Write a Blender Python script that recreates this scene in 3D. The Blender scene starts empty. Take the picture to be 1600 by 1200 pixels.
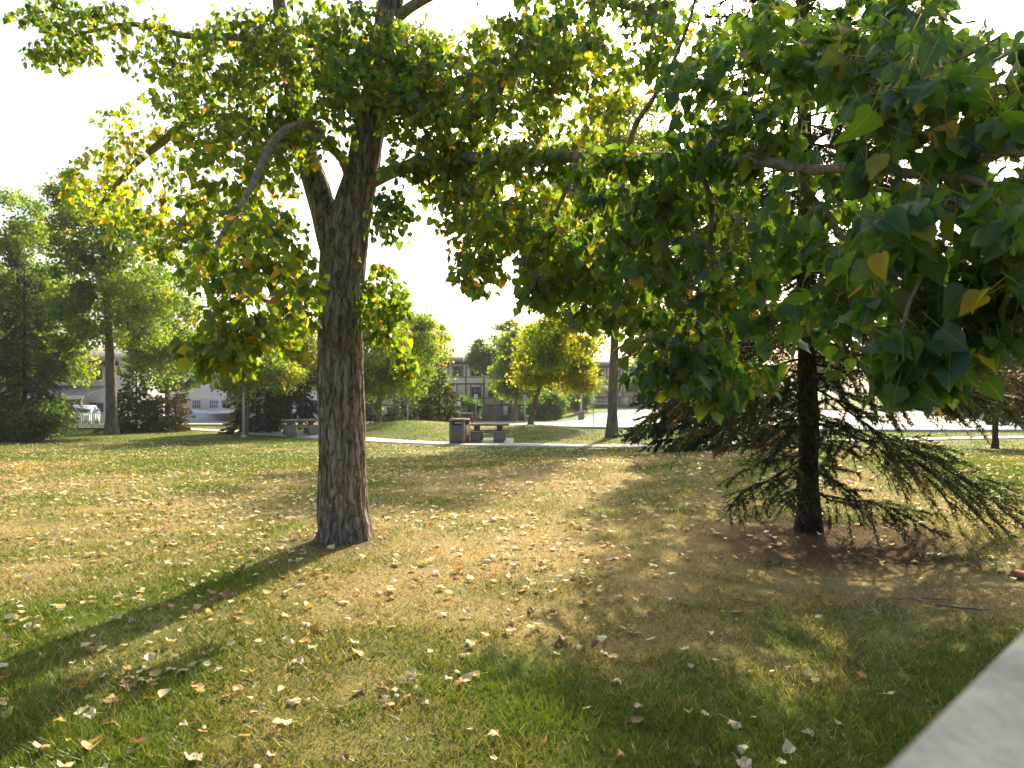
import bpy, math, random
import numpy as np
from mathutils import Vector, noise as mnoise

R = math.radians
rng = np.random.default_rng(7)
random.seed(7)
scene = bpy.context.scene
COL = scene.collection

# ------------------------------------------------------------------ camera, world, sun, exposure
CAMZ, FPX, HOR = 1.5, 1066.7, 615.0
cam_d = bpy.data.cameras.new('camera')
cam = bpy.data.objects.new('camera', cam_d)
COL.objects.link(cam)
cam.location = (0, 0, CAMZ)
cam.rotation_euler = (R(90), 0, 0)
cam_d.sensor_width = 36.0
cam_d.lens = 24.0
cam_d.shift_y = 15.0 / 1600.0
cam_d.clip_start = 0.02
cam_d.clip_end = 3000
cam_d.dof.use_dof = True
cam_d.dof.focus_distance = 6.0
cam_d.dof.aperture_fstop = 5.4
scene.camera = cam

SUN_EL, SUN_AZ = 32.0, 18.0            # azimuth measured from +Y towards +X
world = bpy.data.worlds.new('World')
scene.world = world
world.use_nodes = True
wn = world.node_tree.nodes
bg = wn['Background']
sky = wn.new('ShaderNodeTexSky')
sky.sky_type = 'NISHITA'
sky.sun_disc = False
sky.sun_elevation = R(SUN_EL)
sky.sun_rotation = R(SUN_AZ)
sky.air_density = 1.0
sky.dust_density = 6.0
sky.ozone_density = 1.0
world.node_tree.links.new(sky.outputs[0], bg.inputs[0])
bg.inputs[1].default_value = 0.13

sun_d = bpy.data.lights.new('sun', 'SUN')
sun_d.energy = 5.0
sun_d.angle = R(0.6)
sun_d.color = (1.0, 0.83, 0.58)
sun = bpy.data.objects.new('sun', sun_d)
COL.objects.link(sun)
sd = Vector((math.sin(R(SUN_AZ)) * math.cos(R(SUN_EL)), math.cos(R(SUN_AZ)) * math.cos(R(SUN_EL)), math.sin(R(SUN_EL))))
sun.rotation_euler = sd.to_track_quat('Z', 'Y').to_euler()
sun.location = (20, 40, 40)

scene.view_settings.view_transform = 'Standard'
scene.view_settings.look = 'None'
scene.view_settings.gamma = 1.0
scene.view_settings.use_curve_mapping = False
scene.view_settings.exposure = 1.3

scene.render.engine = 'CYCLES'
scene.cycles.max_bounces = 7
scene.cycles.diffuse_bounces = 3
scene.cycles.glossy_bounces = 2
scene.cycles.transmission_bounces = 4
scene.cycles.transparent_max_bounces = 4
scene.cycles.volume_bounces = 0
scene.cycles.use_denoising = True
scene.cycles.sample_clamp_indirect = 6.0
scene.cycles.use_adaptive_sampling = True

# ------------------------------------------------------------------ helpers
def at(px, py, d):
    """a point at depth d metres seen at photograph pixel (px, py)"""
    return np.array([(px - 800.0) / FPX * d, d, CAMZ + (HOR - py) / FPX * d])

def sstep(t):
    t = np.clip(t, 0, 1)
    return t * t * (3 - 2 * t)

_tab = {}
def vnoise(x, y, seed=0):
    """vectorised 2-D value noise, 0..1"""
    if seed not in _tab:
        _tab[seed] = np.random.default_rng(100 + seed).random((257, 257))
    T = _tab[seed]
    xi = np.floor(x).astype(int); yi = np.floor(y).astype(int)
    fx = x - xi; fy = y - yi
    fx = fx * fx * (3 - 2 * fx); fy = fy * fy * (3 - 2 * fy)
    a = T[xi % 257, yi % 257]; b = T[(xi + 1) % 257, yi % 257]
    c = T[xi % 257, (yi + 1) % 257]; d = T[(xi + 1) % 257, (yi + 1) % 257]
    return (a * (1 - fx) + b * fx) * (1 - fy) + (c * (1 - fx) + d * fx) * fy

def fbm(x, y, seed=0, o=4):
    s = 0.0; a = 0.5; t = 0.0
    for i in range(o):
        s = s + a * vnoise(x * 2 ** i + 13.7 * i, y * 2 ** i + 7.1 * i, seed + i); t += a; a *= 0.5
    return s / t

_ty = np.arange(-60, 800, 0.5)
_tz = np.interp(_ty, [-60, 0, 8, 15, 24, 40, 60, 95, 140, 800], [0, 0, 0, -0.12, -0.6, -0.68, -1.1, -2.45, -2.6, -2.6])
_k = np.exp(-0.5 * (np.arange(-12, 13) / 4.0) ** 2); _k /= _k.sum()
_tz = np.convolve(np.pad(_tz, 12, mode='edge'), _k, mode='valid')
def terr(x, y):
    x = np.asarray(x, float); y = np.asarray(y, float)
    z = np.interp(y, _ty, _tz)
    z = z + 1.5 * sstep((x - 3) / 12) * sstep((y - 55) / 30)
    z = z + 0.45 * np.exp(-((x - 5.5) / 5.0) ** 2 - ((y - 13) / 4.0) ** 2)
    z = z + 0.70 * np.exp(-((x + 5.4) / 4.5) ** 2 - ((y - 37) / 3.6) ** 2)
    z = z + 0.42 * np.exp(-((x - 1.6) / 2.6) ** 2 - ((y - 36.5) / 3.0) ** 2)
    z = z + 0.07 * np.exp(-((x + 1.7) / 1.2) ** 2 - ((y - 6.8) / 1.2) ** 2)
    z = z + 0.10 * (fbm(x * 0.18 + 50, y * 0.18 + 50, 3, 3) - 0.5) * sstep((y - 1) / 6) * (1 - sstep((y - 25) / 10))
    z = z + 0.03 * (fbm(x * 0.9 + 20, y * 0.9 + 20, 9, 2) - 0.5) * (1 - sstep((y - 20) / 10))
    return z
def tz(x, y):
    return float(terr(np.array([x]), np.array([y]))[0])

def mesh(name, V, F, col=None, uv=None, smooth=False):
    V = np.asarray(V, np.float32).reshape(-1, 3)
    if isinstance(F, np.ndarray): F = [F]
    F = [np.asarray(f, np.int32) for f in F if len(f)]
    me = bpy.data.meshes.new(name)
    me.vertices.add(len(V)); me.vertices.foreach_set('co', V.ravel())
    loops = np.concatenate([f.ravel() for f in F])
    sizes = np.concatenate([np.full(len(f), f.shape[1], np.int32) for f in F])
    starts = np.concatenate([[0], np.cumsum(sizes)[:-1]]).astype(np.int32)
    me.loops.add(len(loops)); me.loops.foreach_set('vertex_index', loops)
    me.polygons.add(len(sizes)); me.polygons.foreach_set('loop_start', starts)
    if smooth: me.polygons.foreach_set('use_smooth', np.ones(len(sizes), bool))
    me.update(calc_edges=True)
    if col is not None:
        c = np.asarray(col, np.float32)
        if c.shape[1] == 3: c = np.concatenate([c, np.ones((len(c), 1), np.float32)], 1)
        a = me.color_attributes.new('col', 'FLOAT_COLOR', 'POINT')
        a.data.foreach_set('color', c.ravel())
    if uv is not None:
        u = me.uv_layers.new(name='uv')
        u.data.foreach_set('uv', np.asarray(uv, np.float32)[loops].ravel())
    return me

def link(name, me, mat=None, parent=None, loc=None):
    o = bpy.data.objects.new(name, me)
    COL.objects.link(o)
    if mat is not None and me is not None and not me.materials: me.materials.append(mat)
    if parent is not None: o.parent = parent
    if loc is not None: o.location = loc
    return o

def tag(o, label=None, cat=None, group=None, kind=None):
    if label: o['label'] = label
    if cat: o['category'] = cat
    if group: o['group'] = group
    if kind: o['kind'] = kind
    return o

def empty(name, loc, label=None, cat=None, group=None, rz=0.0):
    o = bpy.data.objects.new(name, None)
    o.empty_display_size = 0.2
    COL.objects.link(o)
    o.location = loc; o.rotation_euler = (0, 0, rz)
    return tag(o, label, cat, group)

class MB:
    """collects simple solids, then builds ONE mesh object"""
    def __init__(s): s.V = []; s.F4 = []; s.F3 = []; s.n = 0
    def add(s, V, F):
        V = np.asarray(V, float).reshape(-1, 3)
        for f in F:
            (s.F4 if len(f) == 4 else s.F3).append([i + s.n for i in f])
        s.V.append(V); s.n += len(V); return s
    def box(s, x0, x1, y0, y1, z0, z1):
        V = [(x0, y0, z0), (x1, y0, z0), (x1, y1, z0), (x0, y1, z0), (x0, y0, z1), (x1, y0, z1), (x1, y1, z1), (x0, y1, z1)]
        return s.add(V, [(0, 3, 2, 1), (4, 5, 6, 7), (0, 1, 5, 4), (1, 2, 6, 5), (2, 3, 7, 6), (3, 0, 4, 7)])
    def cbox(s, c, h, b=0.0):
        """box by centre and half size, with chamfered vertical and top edges when b > 0"""
        if b <= 0: return s.box(c[0] - h[0], c[0] + h[0], c[1] - h[1], c[1] + h[1], c[2] - h[2], c[2] + h[2])
        V = []
        def ring(hx, hy, z, bb):
            for sx, sy, a in ((-1, -1, 0), (-1, -1, 1), (1, -1, 1), (1, -1, 0), (1, 1, 0), (1, 1, 1), (-1, 1, 1), (-1, 1, 0)):
                if a == 0: V.append((c[0] + sx * hx, c[1] + sy * (hy - bb), z))
                else: V.append((c[0] + sx * (hx - bb), c[1] + sy * hy, z))
        ring(h[0] - b, h[1] - b, c[2] - h[2], b); ring(h[0], h[1], c[2] - h[2] + b, b)
        ring(h[0], h[1], c[2] + h[2] - b, b); ring(h[0] - b, h[1] - b, c[2] + h[2], b)
        F = []
        for k in range(3):
            for i in range(8):
                j = (i + 1) % 8
                F.append((k * 8 + i, k * 8 + j, k * 8 + 8 + j, k * 8 + 8 + i))
        V += [(c[0], c[1], c[2] - h[2]), (c[0], c[1], c[2] + h[2])]
        for i in range(8):
            j = (i + 1) % 8
            F.append((32, j, i)); F.append((33, 24 + i, 24 + j))
        return s.add(V, F)
    def prism(s, pts, axis, a0, a1):
        """extrude a 2-D outline along an axis: axis 'y' -> pts are (x, z); 'x' -> pts are (y, z)"""
        n = len(pts)
        if axis == 'y': V = [(p[0], a0, p[1]) for p in pts] + [(p[0], a1, p[1]) for p in pts]
        else: V = [(a0, p[0], p[1]) for p in pts] + [(a1, p[0], p[1]) for p in pts]
        c0 = np.mean(V[:n], 0); c1 = np.mean(V[n:], 0)
        V = V + [c0, c1]
        F = [(i, (i + 1) % n, n + (i + 1) % n, n + i) for i in range(n)]
        F += [(2 * n, (i + 1) % n, i) for i in range(n)] + [(2 * n + 1, n + i, n + (i + 1) % n) for i in range(n)]
        return s.add(V, F)
    def cyl(s, p0, p1, r0, r1=None, n=12):
        V, F = tube([p0, p1], [r0, r0 if r1 is None else r1], n, cap=True)
        return s.add(V, [tuple(f) for fs in F for f in fs])
    def build(s, name, mat, parent=None, loc=None, smooth=False):
        V = np.concatenate(s.V)
        F = []
        if s.F4: F.append(np.array(s.F4))
        if s.F3: F.append(np.array(s.F3))
        return link(name, mesh(name, V, F, smooth=smooth), mat, parent, loc)

def frames(P):
    P = np.asarray(P, float)
    T = np.gradient(P, axis=0) if len(P) > 2 else np.repeat((P[1] - P[0])[None], 2, 0)
    T /= np.linalg.norm(T, axis=1)[:, None] + 1e-9
    ref = np.array([0.0, 0.0, 1.0]) if abs(T[0][2]) < 0.8 else np.array([1.0, 0.0, 0.0])
    N = np.zeros_like(P)
    n = ref
    for i in range(len(P)):
        n = n - T[i] * n.dot(T[i]); n /= np.linalg.norm(n) + 1e-9
        N[i] = n
    return T, N, np.cross(T, N)

def tube(P, rad, n=8, cap=False):
    P = np.asarray(P, float); rad = np.asarray(rad, float)
    T, N, B = frames(P)
    a = np.arange(n) * 2 * math.pi / n
    V = (P[:, None, :] + rad[:, None, None] * (np.cos(a)[None, :, None] * N[:, None, :] + np.sin(a)[None, :, None] * B[:, None, :])).reshape(-1, 3)
    m = len(P)
    i = np.arange(m - 1)[:, None] * n; j = np.arange(n)[None, :]; k = (np.arange(n) + 1)[None, :] % n
    F4 = np.stack([i + j, i + k, i + n + k, i + n + j], -1).reshape(-1, 4)
    if not cap: return V, [F4]
    V = np.concatenate([V, P[:1], P[-1:]])
    c0, c1 = m * n, m * n + 1
    F3 = [(c0, (q + 1) % n, q) for q in range(n)] + [(c1, (m - 1) * n + q, (m - 1) * n + (q + 1) % n) for q in range(n)]
    return V, [F4, np.array(F3)]

def spline(P, n):
    """Catmull-Rom resampling of a list of points (any dimension)"""
    P = np.asarray(P, float)
    Q = np.concatenate([[2 * P[0] - P[1]], P, [2 * P[-1] - P[-2]]])
    out = []
    t = np.linspace(0, len(P) - 1 - 1e-6, n)
    for u in t:
        i = int(u); f = u - i
        p0, p1, p2, p3 = Q[i], Q[i + 1], Q[i + 2], Q[i + 3]
        out.append(0.5 * (2 * p1 + (p2 - p0) * f + (2 * p0 - 5 * p1 + 4 * p2 - p3) * f ** 2 + (3 * p1 - p0 - 3 * p2 + p3) * f ** 3))
    return np.array(out)

class TB:
    """collects tubes with equal side counts into one mesh"""
    def __init__(s): s.V = []; s.F = []; s.n = 0
    def add(s, P, rad, n):
        V, F = tube(P, rad, n)
        s.V.append(V); s.F.append(F[0] + s.n); s.n += len(V)
    def mesh(s, name, origin=(0, 0, 0)):
        return mesh(name, np.concatenate(s.V) - np.asarray(origin), [np.concatenate(s.F)], smooth=True)

# ------------------------------------------------------------------ materials
def mat(name):
    m = bpy.data.materials.new(name); m.use_nodes = True
    nt = m.node_tree
    return m, nt, nt.nodes['Principled BSDF']

def N(nt, t, **k):
    n = nt.nodes.new(t)
    for a, v in k.items(): setattr(n, a, v)
    return n

def ramp(nt, stops):
    r = N(nt, 'ShaderNodeValToRGB')
    e = r.color_ramp.elements
    while len(e) < len(stops): e.new(0.5)
    for i, (p, c) in enumerate(stops):
        e[i].position = p; e[i].color = (*c, 1)
    return r

def plain(name, c, rough=0.7, var=0.25, scale=6.0, bump=0.0, metal=0.0, coord='Object'):
    """a solid material with broken-up tone and a little relief"""
    m, nt, b = mat(name)
    tc = N(nt, 'ShaderNodeTexCoord')
    no = N(nt, 'ShaderNodeTexNoise'); no.inputs['Scale'].default_value = scale; no.inputs['Detail'].default_value = 6; no.inputs['Roughness'].default_value = 0.65
    nt.links.new(tc.outputs[coord], no.inputs['Vector'])
    c = np.array(c)
    r = ramp(nt, [(0.25, tuple(c * (1 - var))), (0.75, tuple(np.clip(c * (1 + var), 0, 0.9)))])
    nt.links.new(no.outputs['Fac'], r.inputs[0]); nt.links.new(r.outputs[0], b.inputs['Base Color'])
    b.inputs['Roughness'].default_value = rough; b.inputs['Metallic'].default_value = metal
    if bump > 0:
        n2 = N(nt, 'ShaderNodeTexNoise'); n2.inputs['Scale'].default_value = scale * 8; n2.inputs['Detail'].default_value = 4
        nt.links.new(tc.outputs[coord], n2.inputs['Vector'])
        bp = N(nt, 'ShaderNodeBump'); bp.inputs['Strength'].default_value = bump; bp.inputs['Distance'].default_value = 0.02
        nt.links.new(n2.outputs['Fac'], bp.inputs['Height']); nt.links.new(bp.outputs[0], b.inputs['Normal'])
    return m

def leaf_mat(name, trans=0.45, rough=0.42, veins=True, tint=(1.9, 1.75, 0.55), back=0.35):
    m, nt, b = mat(name)
    L = nt.links.new
    at_ = N(nt, 'ShaderNodeAttribute', attribute_name='col')
    base = at_.outputs['Color']
    if veins:
        uv = N(nt, 'ShaderNodeUVMap', uv_map='uv')
        sep = N(nt, 'ShaderNodeSeparateXYZ'); L(uv.outputs[0], sep.inputs[0])
        ab = N(nt, 'ShaderNodeMath', operation='ABSOLUTE'); L(sep.outputs[0], ab.inputs[0])
        mid = N(nt, 'ShaderNodeMath', operation='LESS_THAN'); L(ab.outputs[0], mid.inputs[0]); mid.inputs[1].default_value = 0.013
        # side veins: stripes of (v - 0.75|u|)
        mu = N(nt, 'ShaderNodeMath', operation='MULTIPLY_ADD'); L(ab.outputs[0], mu.inputs[0]); mu.inputs[1].default_value = -0.8; L(sep.outputs[1], mu.inputs[2])
        sc = N(nt, 'ShaderNodeMath', operation='MULTIPLY'); L(mu.outputs[0], sc.inputs[0]); sc.inputs[1].default_value = 7.0
        fr = N(nt, 'ShaderNodeMath', operation='FRACT'); L(sc.outputs[0], fr.inputs[0])
        sv = N(nt, 'ShaderNodeMath', operation='LESS_THAN'); L(fr.outputs[0], sv.inputs[0]); sv.inputs[1].default_value = 0.09
        svm = N(nt, 'ShaderNodeMath', operation='MULTIPLY'); L(sv.outputs[0], svm.inputs[0]); svm.inputs[1].default_value = 0.28
        stem = N(nt, 'ShaderNodeMath', operation='LESS_THAN'); L(sep.outputs[1], stem.inputs[0]); stem.inputs[1].default_value = -0.1
        mx = N(nt, 'ShaderNodeMath', operation='MAXIMUM'); L(mid.outputs[0], mx.inputs[0]); L(svm.outputs[0], mx.inputs[1])
        mx2 = N(nt, 'ShaderNodeMath', operation='MAXIMUM'); L(mx.outputs[0], mx2.inputs[0]); L(stem.outputs[0], mx2.inputs[1])
        f = N(nt, 'ShaderNodeMath', operation='MULTIPLY'); L(mx2.outputs[0], f.inputs[0]); f.inputs[1].default_value = 0.48
        mix = N(nt, 'ShaderNodeMix', data_type='RGBA'); L(f.outputs[0], mix.inputs[0]); L(base, mix.inputs[6]); mix.inputs[7].default_value = (0.30, 0.30, 0.09, 1)
        # blotches of rust on the blade
        no = N(nt, 'ShaderNodeTexNoise'); no.inputs['Scale'].default_value = 9.0; no.inputs['Detail'].default_value = 3
        tc = N(nt, 'ShaderNodeTexCoord'); L(tc.outputs['Object'], no.inputs['Vector'])
        rr = ramp(nt, [(0.62, (0, 0, 0)), (0.78, (0.55, 0.55, 0.55))]); L(no.outputs['Fac'], rr.inputs[0])
        mix2 = N(nt, 'ShaderNodeMix', data_type='RGBA'); L(rr.outputs[0], mix2.inputs[0]); L(mix.outputs[2], mix2.inputs[6]); mix2.inputs[7].default_value = (0.14, 0.10, 0.02, 1)
        base = mix2.outputs[2]
    geo = N(nt, 'ShaderNodeNewGeometry')
    bk = N(nt, 'ShaderNodeMath', operation='MULTIPLY'); L(geo.outputs['Backfacing'], bk.inputs[0]); bk.inputs[1].default_value = back
    mb = N(nt, 'ShaderNodeMix', data_type='RGBA'); L(bk.outputs[0], mb.inputs[0]); L(base, mb.inputs[6]); mb.inputs[7].default_value = (0.20, 0.24, 0.13, 1)
    L(mb.outputs[2], b.inputs['Base Color'])
    b.inputs['Roughness'].default_value = rough
    tr = N(nt, 'ShaderNodeBsdfTranslucent')
    ti = N(nt, 'ShaderNodeMix', data_type='RGBA', blend_type='MULTIPLY'); ti.inputs[0].default_value = 1.0
    L(base, ti.inputs[6]); ti.inputs[7].default_value = (*tint, 1); L(ti.outputs[2], tr.inputs['Color'])
    ms = N(nt, 'ShaderNodeMixShader'); ms.inputs[0].default_value = trans
    L(b.outputs[0], ms.inputs[1]); L(tr.outputs[0], ms.inputs[2])
    L(ms.outputs[0], nt.nodes['Material Output'].inputs['Surface'])
    return m

def bark_mat(name, dark, mid, light, zs=0.22, sc=14.0, bump=0.9, plates=0.0):
    m, nt, b = mat(name)
    L = nt.links.new
    tc = N(nt, 'ShaderNodeTexCoord')
    mp = N(nt, 'ShaderNodeMapping'); mp.inputs['Scale'].default_value = (1, 1, zs); L(tc.outputs['Object'], mp.inputs['Vector'])
    n1 = N(nt, 'ShaderNodeTexNoise'); n1.inputs['Scale'].default_value = sc; n1.inputs['Detail'].default_value = 8; n1.inputs['Roughness'].default_value = 0.7; n1.inputs['Distortion'].default_value = 0.6
    L(mp.outputs[0], n1.inputs['Vector'])
    n2 = N(nt, 'ShaderNodeTexNoise'); n2.inputs['Scale'].default_value = 2.2; n2.inputs['Detail'].default_value = 3; L(tc.outputs['Object'], n2.inputs['Vector'])
    r = ramp(nt, [(0.32, dark), (0.5, mid), (0.72, light)]); L(n1.outputs['Fac'], r.inputs[0])
    r2 = ramp(nt, [(0.35, (1.15, 0.97, 0.82)), (0.65, (0.98, 0.97, 0.92))]); L(n2.outputs['Fac'], r2.inputs[0])
    mx = N(nt, 'ShaderNodeMix', data_type='RGBA', blend_type='MULTIPLY'); mx.inputs[0].default_value = 1.0
    L(r.outputs[0], mx.inputs[6]); L(r2.outputs[0], mx.inputs[7])
    col, hgt = mx.outputs[2], n1.outputs['Fac']
    if plates > 0:                                  # long lens shaped plates parted by narrow fissures
        n3 = N(nt, 'ShaderNodeTexNoise'); n3.inputs['Scale'].default_value = 5.0; n3.inputs['Detail'].default_value = 4; L(tc.outputs['Object'], n3.inputs['Vector'])
        sb = N(nt, 'ShaderNodeVectorMath', operation='SUBTRACT'); L(n3.outputs['Color'], sb.inputs[0]); sb.inputs[1].default_value = (0.5, 0.5, 0.5)
        sm = N(nt, 'ShaderNodeVectorMath', operation='SCALE'); L(sb.outputs[0], sm.inputs[0]); sm.inputs['Scale'].default_value = 0.16
        ad = N(nt, 'ShaderNodeVectorMath', operation='ADD'); L(tc.outputs['Object'], ad.inputs[0]); L(sm.outputs[0], ad.inputs[1])
        m2 = N(nt, 'ShaderNodeMapping'); m2.inputs['Scale'].default_value = (1, 1, 0.075); L(ad.outputs[0], m2.inputs['Vector'])
        vo = N(nt, 'ShaderNodeTexVoronoi', feature='DISTANCE_TO_EDGE'); vo.inputs['Scale'].default_value = plates; L(m2.outputs[0], vo.inputs['Vector'])
        rc = ramp(nt, [(0.0, (0.42, 0.39, 0.36)), (0.07, (0.85, 0.83, 0.81)), (0.26, (1.15, 1.13, 1.10))]); L(vo.outputs['Distance'], rc.inputs[0])
        m3 = N(nt, 'ShaderNodeMix', data_type='RGBA', blend_type='MULTIPLY'); m3.inputs[0].default_value = 1.0; L(col, m3.inputs[6]); L(rc.outputs[0], m3.inputs[7])
        col = m3.outputs[2]
        h1 = N(nt, 'ShaderNodeMath', operation='MINIMUM'); L(vo.outputs['Distance'], h1.inputs[0]); h1.inputs[1].default_value = 0.25
        h2 = N(nt, 'ShaderNodeMath', operation='MULTIPLY_ADD'); L(h1.outputs[0], h2.inputs[0]); h2.inputs[1].default_value = 4.0; L(n1.outputs['Fac'], h2.inputs[2])
        hgt = h2.outputs[0]
    L(col, b.inputs['Base Color'])
    b.inputs['Roughness'].default_value = 0.95; b.inputs['Specular IOR Level'].default_value = 0.2
    bp = N(nt, 'ShaderNodeBump'); bp.inputs['Strength'].default_value = bump; bp.inputs['Distance'].default_value = 0.02
    L(hgt, bp.inputs['Height']); L(bp.outputs[0], b.inputs['Normal'])
    return m

M = {}
M['leaf'] = leaf_mat('poplar_leaf_surface', 0.6, 0.34, tint=(2.3, 2.05, 0.5))
M['far_leaf'] = leaf_mat('far_leaf_surface', 0.58, 0.5, False, tint=(2.3, 2.1, 0.5))
M['needle'] = leaf_mat('needle_surface', 0.28, 0.55, False, (1.5, 1.4, 0.7), 0.0)
M['fallen'] = leaf_mat('fallen_leaf_surface', 0.3, 0.6, True, (1.2, 1.1, 0.8), 0.0)
M['grass'] = leaf_mat('grass_blade_surface', 0.4, 0.5, False, (1.35, 1.3, 0.7), 0.0)
M['litter'] = leaf_mat('litter_surface', 0.0, 1.0, False, (1, 1, 1), 0.0)
M['litter'].node_tree.nodes['Principled BSDF'].inputs['Specular IOR Level'].default_value = 0.0
M['bark'] = bark_mat('poplar_bark', (0.060, 0.055, 0.049), (0.235, 0.218, 0.196), (0.48, 0.45, 0.41), 0.25, 30, 1.0, 14.0)
M['limb'] = bark_mat('limb_bark', (0.07, 0.055, 0.04), (0.19, 0.16, 0.12), (0.34, 0.30, 0.23), 1.0, 24, 0.5)
M['far_bark'] = bark_mat('far_bark', (0.05, 0.04, 0.032), (0.15, 0.125, 0.10), (0.26, 0.22, 0.18), 0.3, 8, 0.6)
M['spruce_bark'] = bark_mat('spruce_bark', (0.025, 0.019, 0.015), (0.07, 0.054, 0.043), (0.15, 0.12, 0.10), 0.5, 30, 1.0, 30.0)

# ------------------------------------------------------------------ ground fields
SPX, SPY = 3.16, 7.26           # near spruce
def dryness(x, y):
    """0 = green turf, 1 = straw"""
    d = 0.62 * fbm(x * 0.35 + 9, y * 0.35 + 4, 20, 4) + 0.38 * fbm(x * 1.7, y * 1.7, 30, 3)
    d = (d - 0.5) * 2.8 + 0.43
    d += 0.42 * np.exp(-((x - 1.9) / 3.4) ** 2 - ((y - 12.0) / 3.4) ** 2)       # crest of the rise
    d += 0.30 * np.exp(-((x + 3.4) / 1.7) ** 2 - ((y - 6.6) / 1.5) ** 2)        # left of the trunk
    d += 0.35 * np.exp(-((x + 5.2) / 3.6) ** 2 - ((y - 14.5) / 1.4) ** 2)
    d += 0.25 * np.exp(-((x + 5.4) / 3.5) ** 2 - ((y - 36) / 1.5) ** 2)
    d -= 0.45 * np.exp(-((x - 0.2) / 1.3) ** 2 - ((y - 3.2) / 0.9) ** 2)        # green foot of the picture
    d -= 0.75 * np.exp(-((x - 7.8) / 3.2) ** 2 - ((y - 11.0) / 4.0) ** 2)       # green right of the spruce
    d -= 0.40 * sstep((y - 16) / 5)
    d -= 0.25 * np.exp(-((x + 6) / 4.0) ** 2 - ((y - 10.5) / 1.3) ** 2)
    return np.clip(d, 0, 1)
def litter(x, y):
    """bare soil and dropped needles round the spruce and at the trunk"""
    r = np.hypot((x - SPX - 0.1) / 1.5, (y - SPY + 0.5) / 1.25)
    a = sstep((1.25 - r) / 0.8) * (0.45 + 0.9 * fbm(x * 2.2, y * 2.2, 44, 3))
    r2 = np.hypot(x + 1.72, y - 6.62)
    b = sstep((0.62 - r2) / 0.35) * 0.7
    r3 = np.hypot((x - 3.6) / 1.2, (y - 4.9) / 0.7)
    c = sstep((1.2 - r3) / 0.8) * 0.55 * fbm(x * 2.0 + 5, y * 2.0, 46, 3)
    r4 = np.hypot((x + 21.0) / 3.2, (y - 29.5) / 1.6)
    e = sstep((1.2 - r4) / 0.5) * 0.8
    return np.clip(a + b + c + e, 0, 1)

GREEN = np.array([0.046, 0.092, 0.010]); LIME = np.array([0.115, 0.150, 0.012])
STRAW = np.array([0.325, 0.255, 0.115]); SOIL = np.array([0.085, 0.055, 0.032]); THATCH = np.array([0.165, 0.120, 0.058])
def turf_colour(x, y):
    d = dryness(x, y)[:, None]; l = litter(x, y)[:, None]
    g = GREEN + (LIME - GREEN) * fbm(x * 0.8, y * 0.8, 61, 3)[:, None]
    c = g * (1 - d) + STRAW * d
    return c * (1 - l) + SOIL * l

# ------------------------------------------------------------------ ground sheet
def axis_pts(a, b, near, s0, k):
    out = [near]
    v = near
    while v < b:
        v += s0 * (1 + k * abs(v - near)); out.append(v)
    v = near; lo = []
    while v > a:
        v -= s0 * (1 + k * abs(v - near)); lo.append(v)
    return np.array(lo[::-1] + out)
gx = axis_pts(-700, 700, 0.0, 0.22, 0.13)
gy = axis_pts(-40, 1200, 3.5, 0.20, 0.085)
X, Y = np.meshgrid(gx, gy)
xf, yf = X.ravel(), Y.ravel()
Vg = np.stack([xf, yf, terr(xf, yf)], 1)
nx, ny = len(gx), len(gy)
ii = (np.arange(ny - 1)[:, None] * nx + np.arange(nx - 1)[None, :]).ravel()
Fg = np.stack([ii, ii + 1, ii + nx + 1, ii + nx], 1)
def ground_mat():
    m, nt, b = mat('lawn_turf')
    L = nt.links.new
    a = N(nt, 'ShaderNodeAttribute', attribute_name='col')
    tc = N(nt, 'ShaderNodeTexCoord')
    n1 = N(nt, 'ShaderNodeTexNoise'); n1.inputs['Scale'].default_value = 45; n1.inputs['Detail'].default_value = 6; n1.inputs['Roughness'].default_value = 0.75; L(tc.outputs['Object'], n1.inputs['Vector'])
    n2 = N(nt, 'ShaderNodeTexNoise'); n2.inputs['Scale'].default_value = 5; n2.inputs['Detail'].default_value = 5; L(tc.outputs['Object'], n2.inputs['Vector'])
    r1 = ramp(nt, [(0.3, (0.62, 0.62, 0.62)), (0.7, (1.35, 1.35, 1.3))]); L(n1.outputs['Fac'], r1.inputs[0])
    r2 = ramp(nt, [(0.3, (0.82, 0.95, 0.85)), (0.7, (1.2, 1.06, 1.05))]); L(n2.outputs['Fac'], r2.inputs[0])
    m1 = N(nt, 'ShaderNodeMix', data_type='RGBA', blend_type='MULTIPLY'); m1.inputs[0].default_value = 1; L(a.outputs['Color'], m1.inputs[6]); L(r1.outputs[0], m1.inputs[7])
    m2 = N(nt, 'ShaderNodeMix', data_type='RGBA', blend_type='MULTIPLY'); m2.inputs[0].default_value = 1; L(m1.outputs[2], m2.inputs[6]); L(r2.outputs[0], m2.inputs[7])
    n3 = N(nt, 'ShaderNodeTexNoise'); n3.inputs['Scale'].default_value = 1.1; n3.inputs['Detail'].default_value = 7; n3.inputs['Roughness'].default_value = 0.7; L(tc.outputs['Object'], n3.inputs['Vector'])
    r3 = ramp(nt, [(0.34, (0.72, 0.86, 0.70)), (0.52, (1.0, 1.0, 1.0)), (0.68, (1.30, 1.16, 1.05))]); L(n3.outputs['Fac'], r3.inputs[0])
    m4 = N(nt, 'ShaderNodeMix', data_type='RGBA', blend_type='MULTIPLY'); m4.inputs[0].default_value = 1; L(m2.outputs[2], m4.inputs[6]); L(r3.outputs[0], m4.inputs[7])
    L(m4.outputs[2], b.inputs['Base Color'])
    b.inputs['Roughness'].default_value = 0.95
    b.inputs['Specular IOR Level'].default_value = 0.15
    bp = N(nt, 'ShaderNodeBump'); bp.inputs['Strength'].default_value = 0.8; bp.inputs['Distance'].default_value = 0.03
    L(n1.outputs['Fac'], bp.inputs['Height']); L(bp.outputs[0], b.inputs['Normal'])
    return m
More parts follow.
